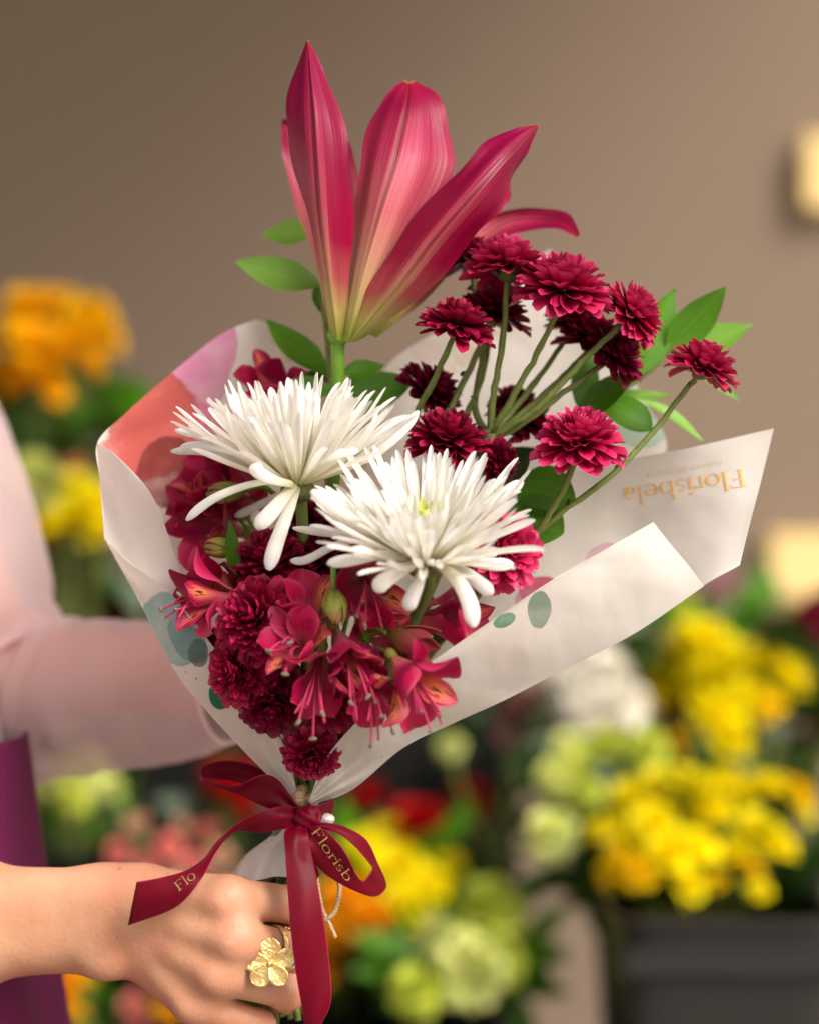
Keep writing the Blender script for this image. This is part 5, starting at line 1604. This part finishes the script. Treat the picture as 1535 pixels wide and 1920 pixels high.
# ------------------------------------------------------------------ bow, twine, rings
bow = thing('ribbon_bow', 'burgundy satin ribbon bow with gold lettering tied round the paper', 'ribbon', P(570, 1530, -.012))
def strip(name, A, B, n=70, m=8, mid=0.0):
    a, b_ = np.array(A, float), np.array(B, float)
    c = (a + b_) / 2
    c[:, 2] -= mid
    g, _ = patch([a, c, b_], n, m * 2)
    s01, u01 = np.linspace(0, 1, n)[:, None], np.linspace(0, 1, m * 2)[None]
    pin = np.exp(-s01 * 9) + (np.exp(-(1 - s01) * 9) if name == 'loop' else 0)
    g[..., 1] += .0016 * np.sin(u01 * 9.5 + s01 * 4) * pin + .0008 * np.sin(s01 * 17 + u01 * 3) * (1 - pin)
    q = MB(); q.grid(g)
    return q.build(name, M['ribbon'], bow, solid=.0003)
strip('loop', [(558, 1506, .016), (520, 1462, .022), (470, 1434, .022), (425, 1426, .018), (392, 1432, .010), (376, 1444, .000), (384, 1462, -.010), (417, 1471, -.014), (450, 1472, -.016), (474, 1459, -.018), (498, 1452, -.018), (522, 1462, -.017), (544, 1490, -.016), (560, 1514, -.014)],
      [(556, 1532, .014), (520, 1500, .020), (478, 1478, .020), (440, 1466, .018), (408, 1462, .010), (380, 1460, .000), (376, 1464, -.008), (392, 1470, -.012), (425, 1482, -.014), (456, 1494, -.014), (488, 1509, -.014), (512, 1518, -.014), (534, 1524, -.014), (556, 1529, -.013)], 90, 10)
tail1 = strip('tail', [(562, 1516, -.016), (540, 1511, -.020), (518, 1513, -.022), (480, 1525, -.024), (440, 1548, -.024), (405, 1580, -.024), (384, 1608, -.030), (350, 1632, -.040), (305, 1645, -.042), (257, 1653, -.040)],
      [(556, 1548, -.016), (542, 1552, -.020), (524, 1556, -.022), (490, 1561, -.020), (452, 1559, -.016), (425, 1573, -.018), (403, 1602, -.032), (374, 1654, -.046), (328, 1702, -.045), (240, 1736, -.038)], 90, 10, .002)
strip('loop', [(572, 1519, -.018), (596, 1510, -.016), (616, 1503, -.010), (628, 1500, .000), (624, 1504, .012), (600, 1512, .020)],
      [(578, 1540, -.018), (598, 1538, -.014), (614, 1534, -.008), (624, 1528, .002), (618, 1532, .014), (598, 1536, .020)], 50, 8)
loop = strip('loop', [(586, 1543, -.018), (612, 1543, -.016), (642, 1549, -.012), (686, 1574, -.006), (709, 1620, .000), (723, 1652, .004), (722, 1668, .000), (703, 1681, -.008), (670, 1672, -.016), (626, 1650, -.022), (592, 1622, -.026), (572, 1588, -.026), (560, 1552, -.020)],
      [(586, 1556, -.020), (612, 1558, -.018), (641, 1567, -.016), (668, 1590, -.014), (692, 1618, -.012), (698, 1628, -.010), (690, 1642, -.012), (680, 1652, -.016), (668, 1640, -.022), (652, 1606, -.028), (632, 1576, -.030), (608, 1556, -.026), (580, 1544, -.020)], 100, 10)
strip('tail', [(548, 1546, -.022), (533, 1562, -.028), (535, 1600, -.033), (538, 1650, -.037), (545, 1740, -.040), (556, 1830, -.040), (566, 1890, -.038), (572, 1930, -.036)],
      [(574, 1550, -.022), (578, 1566, -.026), (584, 1600, -.029), (594, 1650, -.032), (606, 1720, -.035), (617, 1800, -.036), (621, 1876, -.036), (600, 1926, -.036)], 70, 10, .0015)
strip('tail', [(556, 1552, -.020), (560, 1580, -.024), (572, 1620, -.024), (586, 1660, -.020)], [(570, 1552, -.020), (574, 1580, -.022), (588, 1610, -.020), (600, 1640, -.016)], 30, 6)
kn = MB()
kn.ball(P(576, 1533, -.018), (.0068, .0058, .0062), 26, 18, bump=lambda g_: .10 * np.sin(g_[..., 2] * 7 + g_[..., 0] * 5) + .05 * np.sin(g_[..., 0] * 13))
kn.build('knot', M['ribbon'], bow)
gl2, gw2 = glyphs('Florisb')
lettering('lettering', M['foil'], loop, gl2, line_map(584, 1560, 650, 1654, gw2, 11.5), loop, .0007)
gl3, gw3 = glyphs('Flo')
lettering('lettering', M['foil'], tail1, gl3, line_map(336, 1672, 370, 1645, gw3, 11), tail1, .0007)
tw = thing('twine', 'natural jute twine tied round the stems, loose end looping beside the ribbon', 'twine', P(566, 1497, .0))
def rope(pts, r=.0011, n=120, turns=30):
    p = catmull(PS(pts), n)
    b = MB()
    for s2 in (0, math.pi):
        T = np.gradient(p, axis=0); T /= np.linalg.norm(T, axis=1)[:, None]
        A = np.cross(T, (0, 1, .01)); A /= np.linalg.norm(A, axis=1)[:, None]; B = np.cross(T, A)
        an = np.linspace(0, turns * math.pi, n)[:, None] + s2
        b.tube(p + (np.cos(an) * A + np.sin(an) * B) * r * .55, r * .75, 6)
    return b
rope([(548, 1492, .004), (556, 1494, -.010), (568, 1497, -.014), (582, 1495, -.010), (590, 1492, .004)], .0016, 60, 14).build('wrap', M['twine'], tw)
rope([(564, 1512, -.010), (563, 1495, -.015), (566, 1478, -.012)], .0022, 40, 8).build('wrap', M['twine'], tw)
rope([(582, 1550, .0), (586, 1600, .0), (594, 1650, -.004), (603, 1700, -.006), (616, 1728, -.008), (629, 1758, -.008)], .0009).build('loose_end', M['twine'], tw)
rope([(620, 1600, -.004), (632, 1640, -.006), (637, 1670, -.007), (628, 1708, -.008), (610, 1724, -.008), (598, 1716, -.005)], .0010).build('loose_end', M['twine'], tw)
b = MB(); b.ball(P(612, 1536, -.010), (.0042, .003, .003), 14, 9)
b.build('knot', M['pearl'], tw)

# rings: on the middle finger
mp = PS(hand_pts['middle'])
def on_finger(s01):
    c = mp[1] * (1 - s01) + mp[2] * s01
    return c, unit(mp[2] - mp[1])
def band(s01, r, tube_r, mat, name, root, n=48, beads=0, tilt=0.0):
    c, ax = on_finger(s01)
    ax = unit(ax + np.array([0, 0, tilt]))
    Fm = frame_z(ax)
    b = MB()
    if beads:
        for k_ in range(beads):
            a = k_ * 6.2832 / beads
            b.ball(c + Fm @ np.array([math.cos(a) * r, math.sin(a) * r, 0]), tube_r * (1.0 if k_ % 2 else .82), 8, 6)
    else:
        a = np.linspace(0, 2 * np.pi, n, endpoint=False)
        sec = np.linspace(0, 2 * np.pi, 10, endpoint=False)
        g = np.array([[c + Fm @ np.array([math.cos(q) * (r + tube_r * .6 * math.cos(w)), math.sin(q) * (r + tube_r * .6 * math.cos(w)), tube_r * 1.3 * math.sin(w)]) for w in sec] for q in list(a) + [0]])
        b.grid(g, wrap=True)
    return b.build(name, M[mat], root)
rg1 = thing('flower_ring', 'gold ring with a large five petal flower on the middle finger', 'ring', P(507, 1806, -.030))
band(.62, .0105, .0011, 'gold', 'band', rg1, tilt=.12)
cR = P(506, 1806, -.0335)
fr = MB()
for k_, (dx, dy, L, W) in enumerate(((.05, 1, .0122, .0104), (-1, .18, .0142, .0100), (1, .34, .0142, .0098), (-.62, -.85, .0125, .0102), (.60, -.8, .0120, .0098))):
    z = unit((dx, -.12, dy)); nrm = unit(np.array([0, -1, 0]) - z * np.dot((0, -1, 0), z)); x = np.cross(nrm, z)
    g = petal(L, W, 10, 8, [(0, .25), (.2, .6), (.45, .95), (.68, 1), (.85, .8), (.95, .5), (1, .2)], bend=-.35, curl=.4, cup=.22, wav=.15, seed=k_)
    b = MB(); b.grid(place(g, cR - np.array([0, .0003 * k_, 0]), x, nrm, z), var=.5)
    b.build('petal', M['gold'], rg1, solid=.0008)
b = MB(); b.ball(cR - np.array([0, .0016, 0]), .0017, 12, 8, bump=lambda g_: .15 * np.sin(g_[..., 0] * 9))
b.build('centre', M['gold'], rg1)
rg2 = thing('beaded_ring', 'thin gold ring of small beads and crystals on the middle finger', 'ring', P(540, 1780, -.025))
band(.80, .0102, .0016, 'gold', 'band', rg2, beads=24)
bb = MB()
c, ax = on_finger(.80); Fm = frame_z(ax)
for a in (2.3, 2.8, 3.3, 3.8, 4.3, 4.8, 5.3):
    bb.ball(c + Fm @ np.array([math.cos(a) * .0112, math.sin(a) * .0112, 0]), .0013, 8, 6)
bb.build('crystals', M['pearl'], rg2)
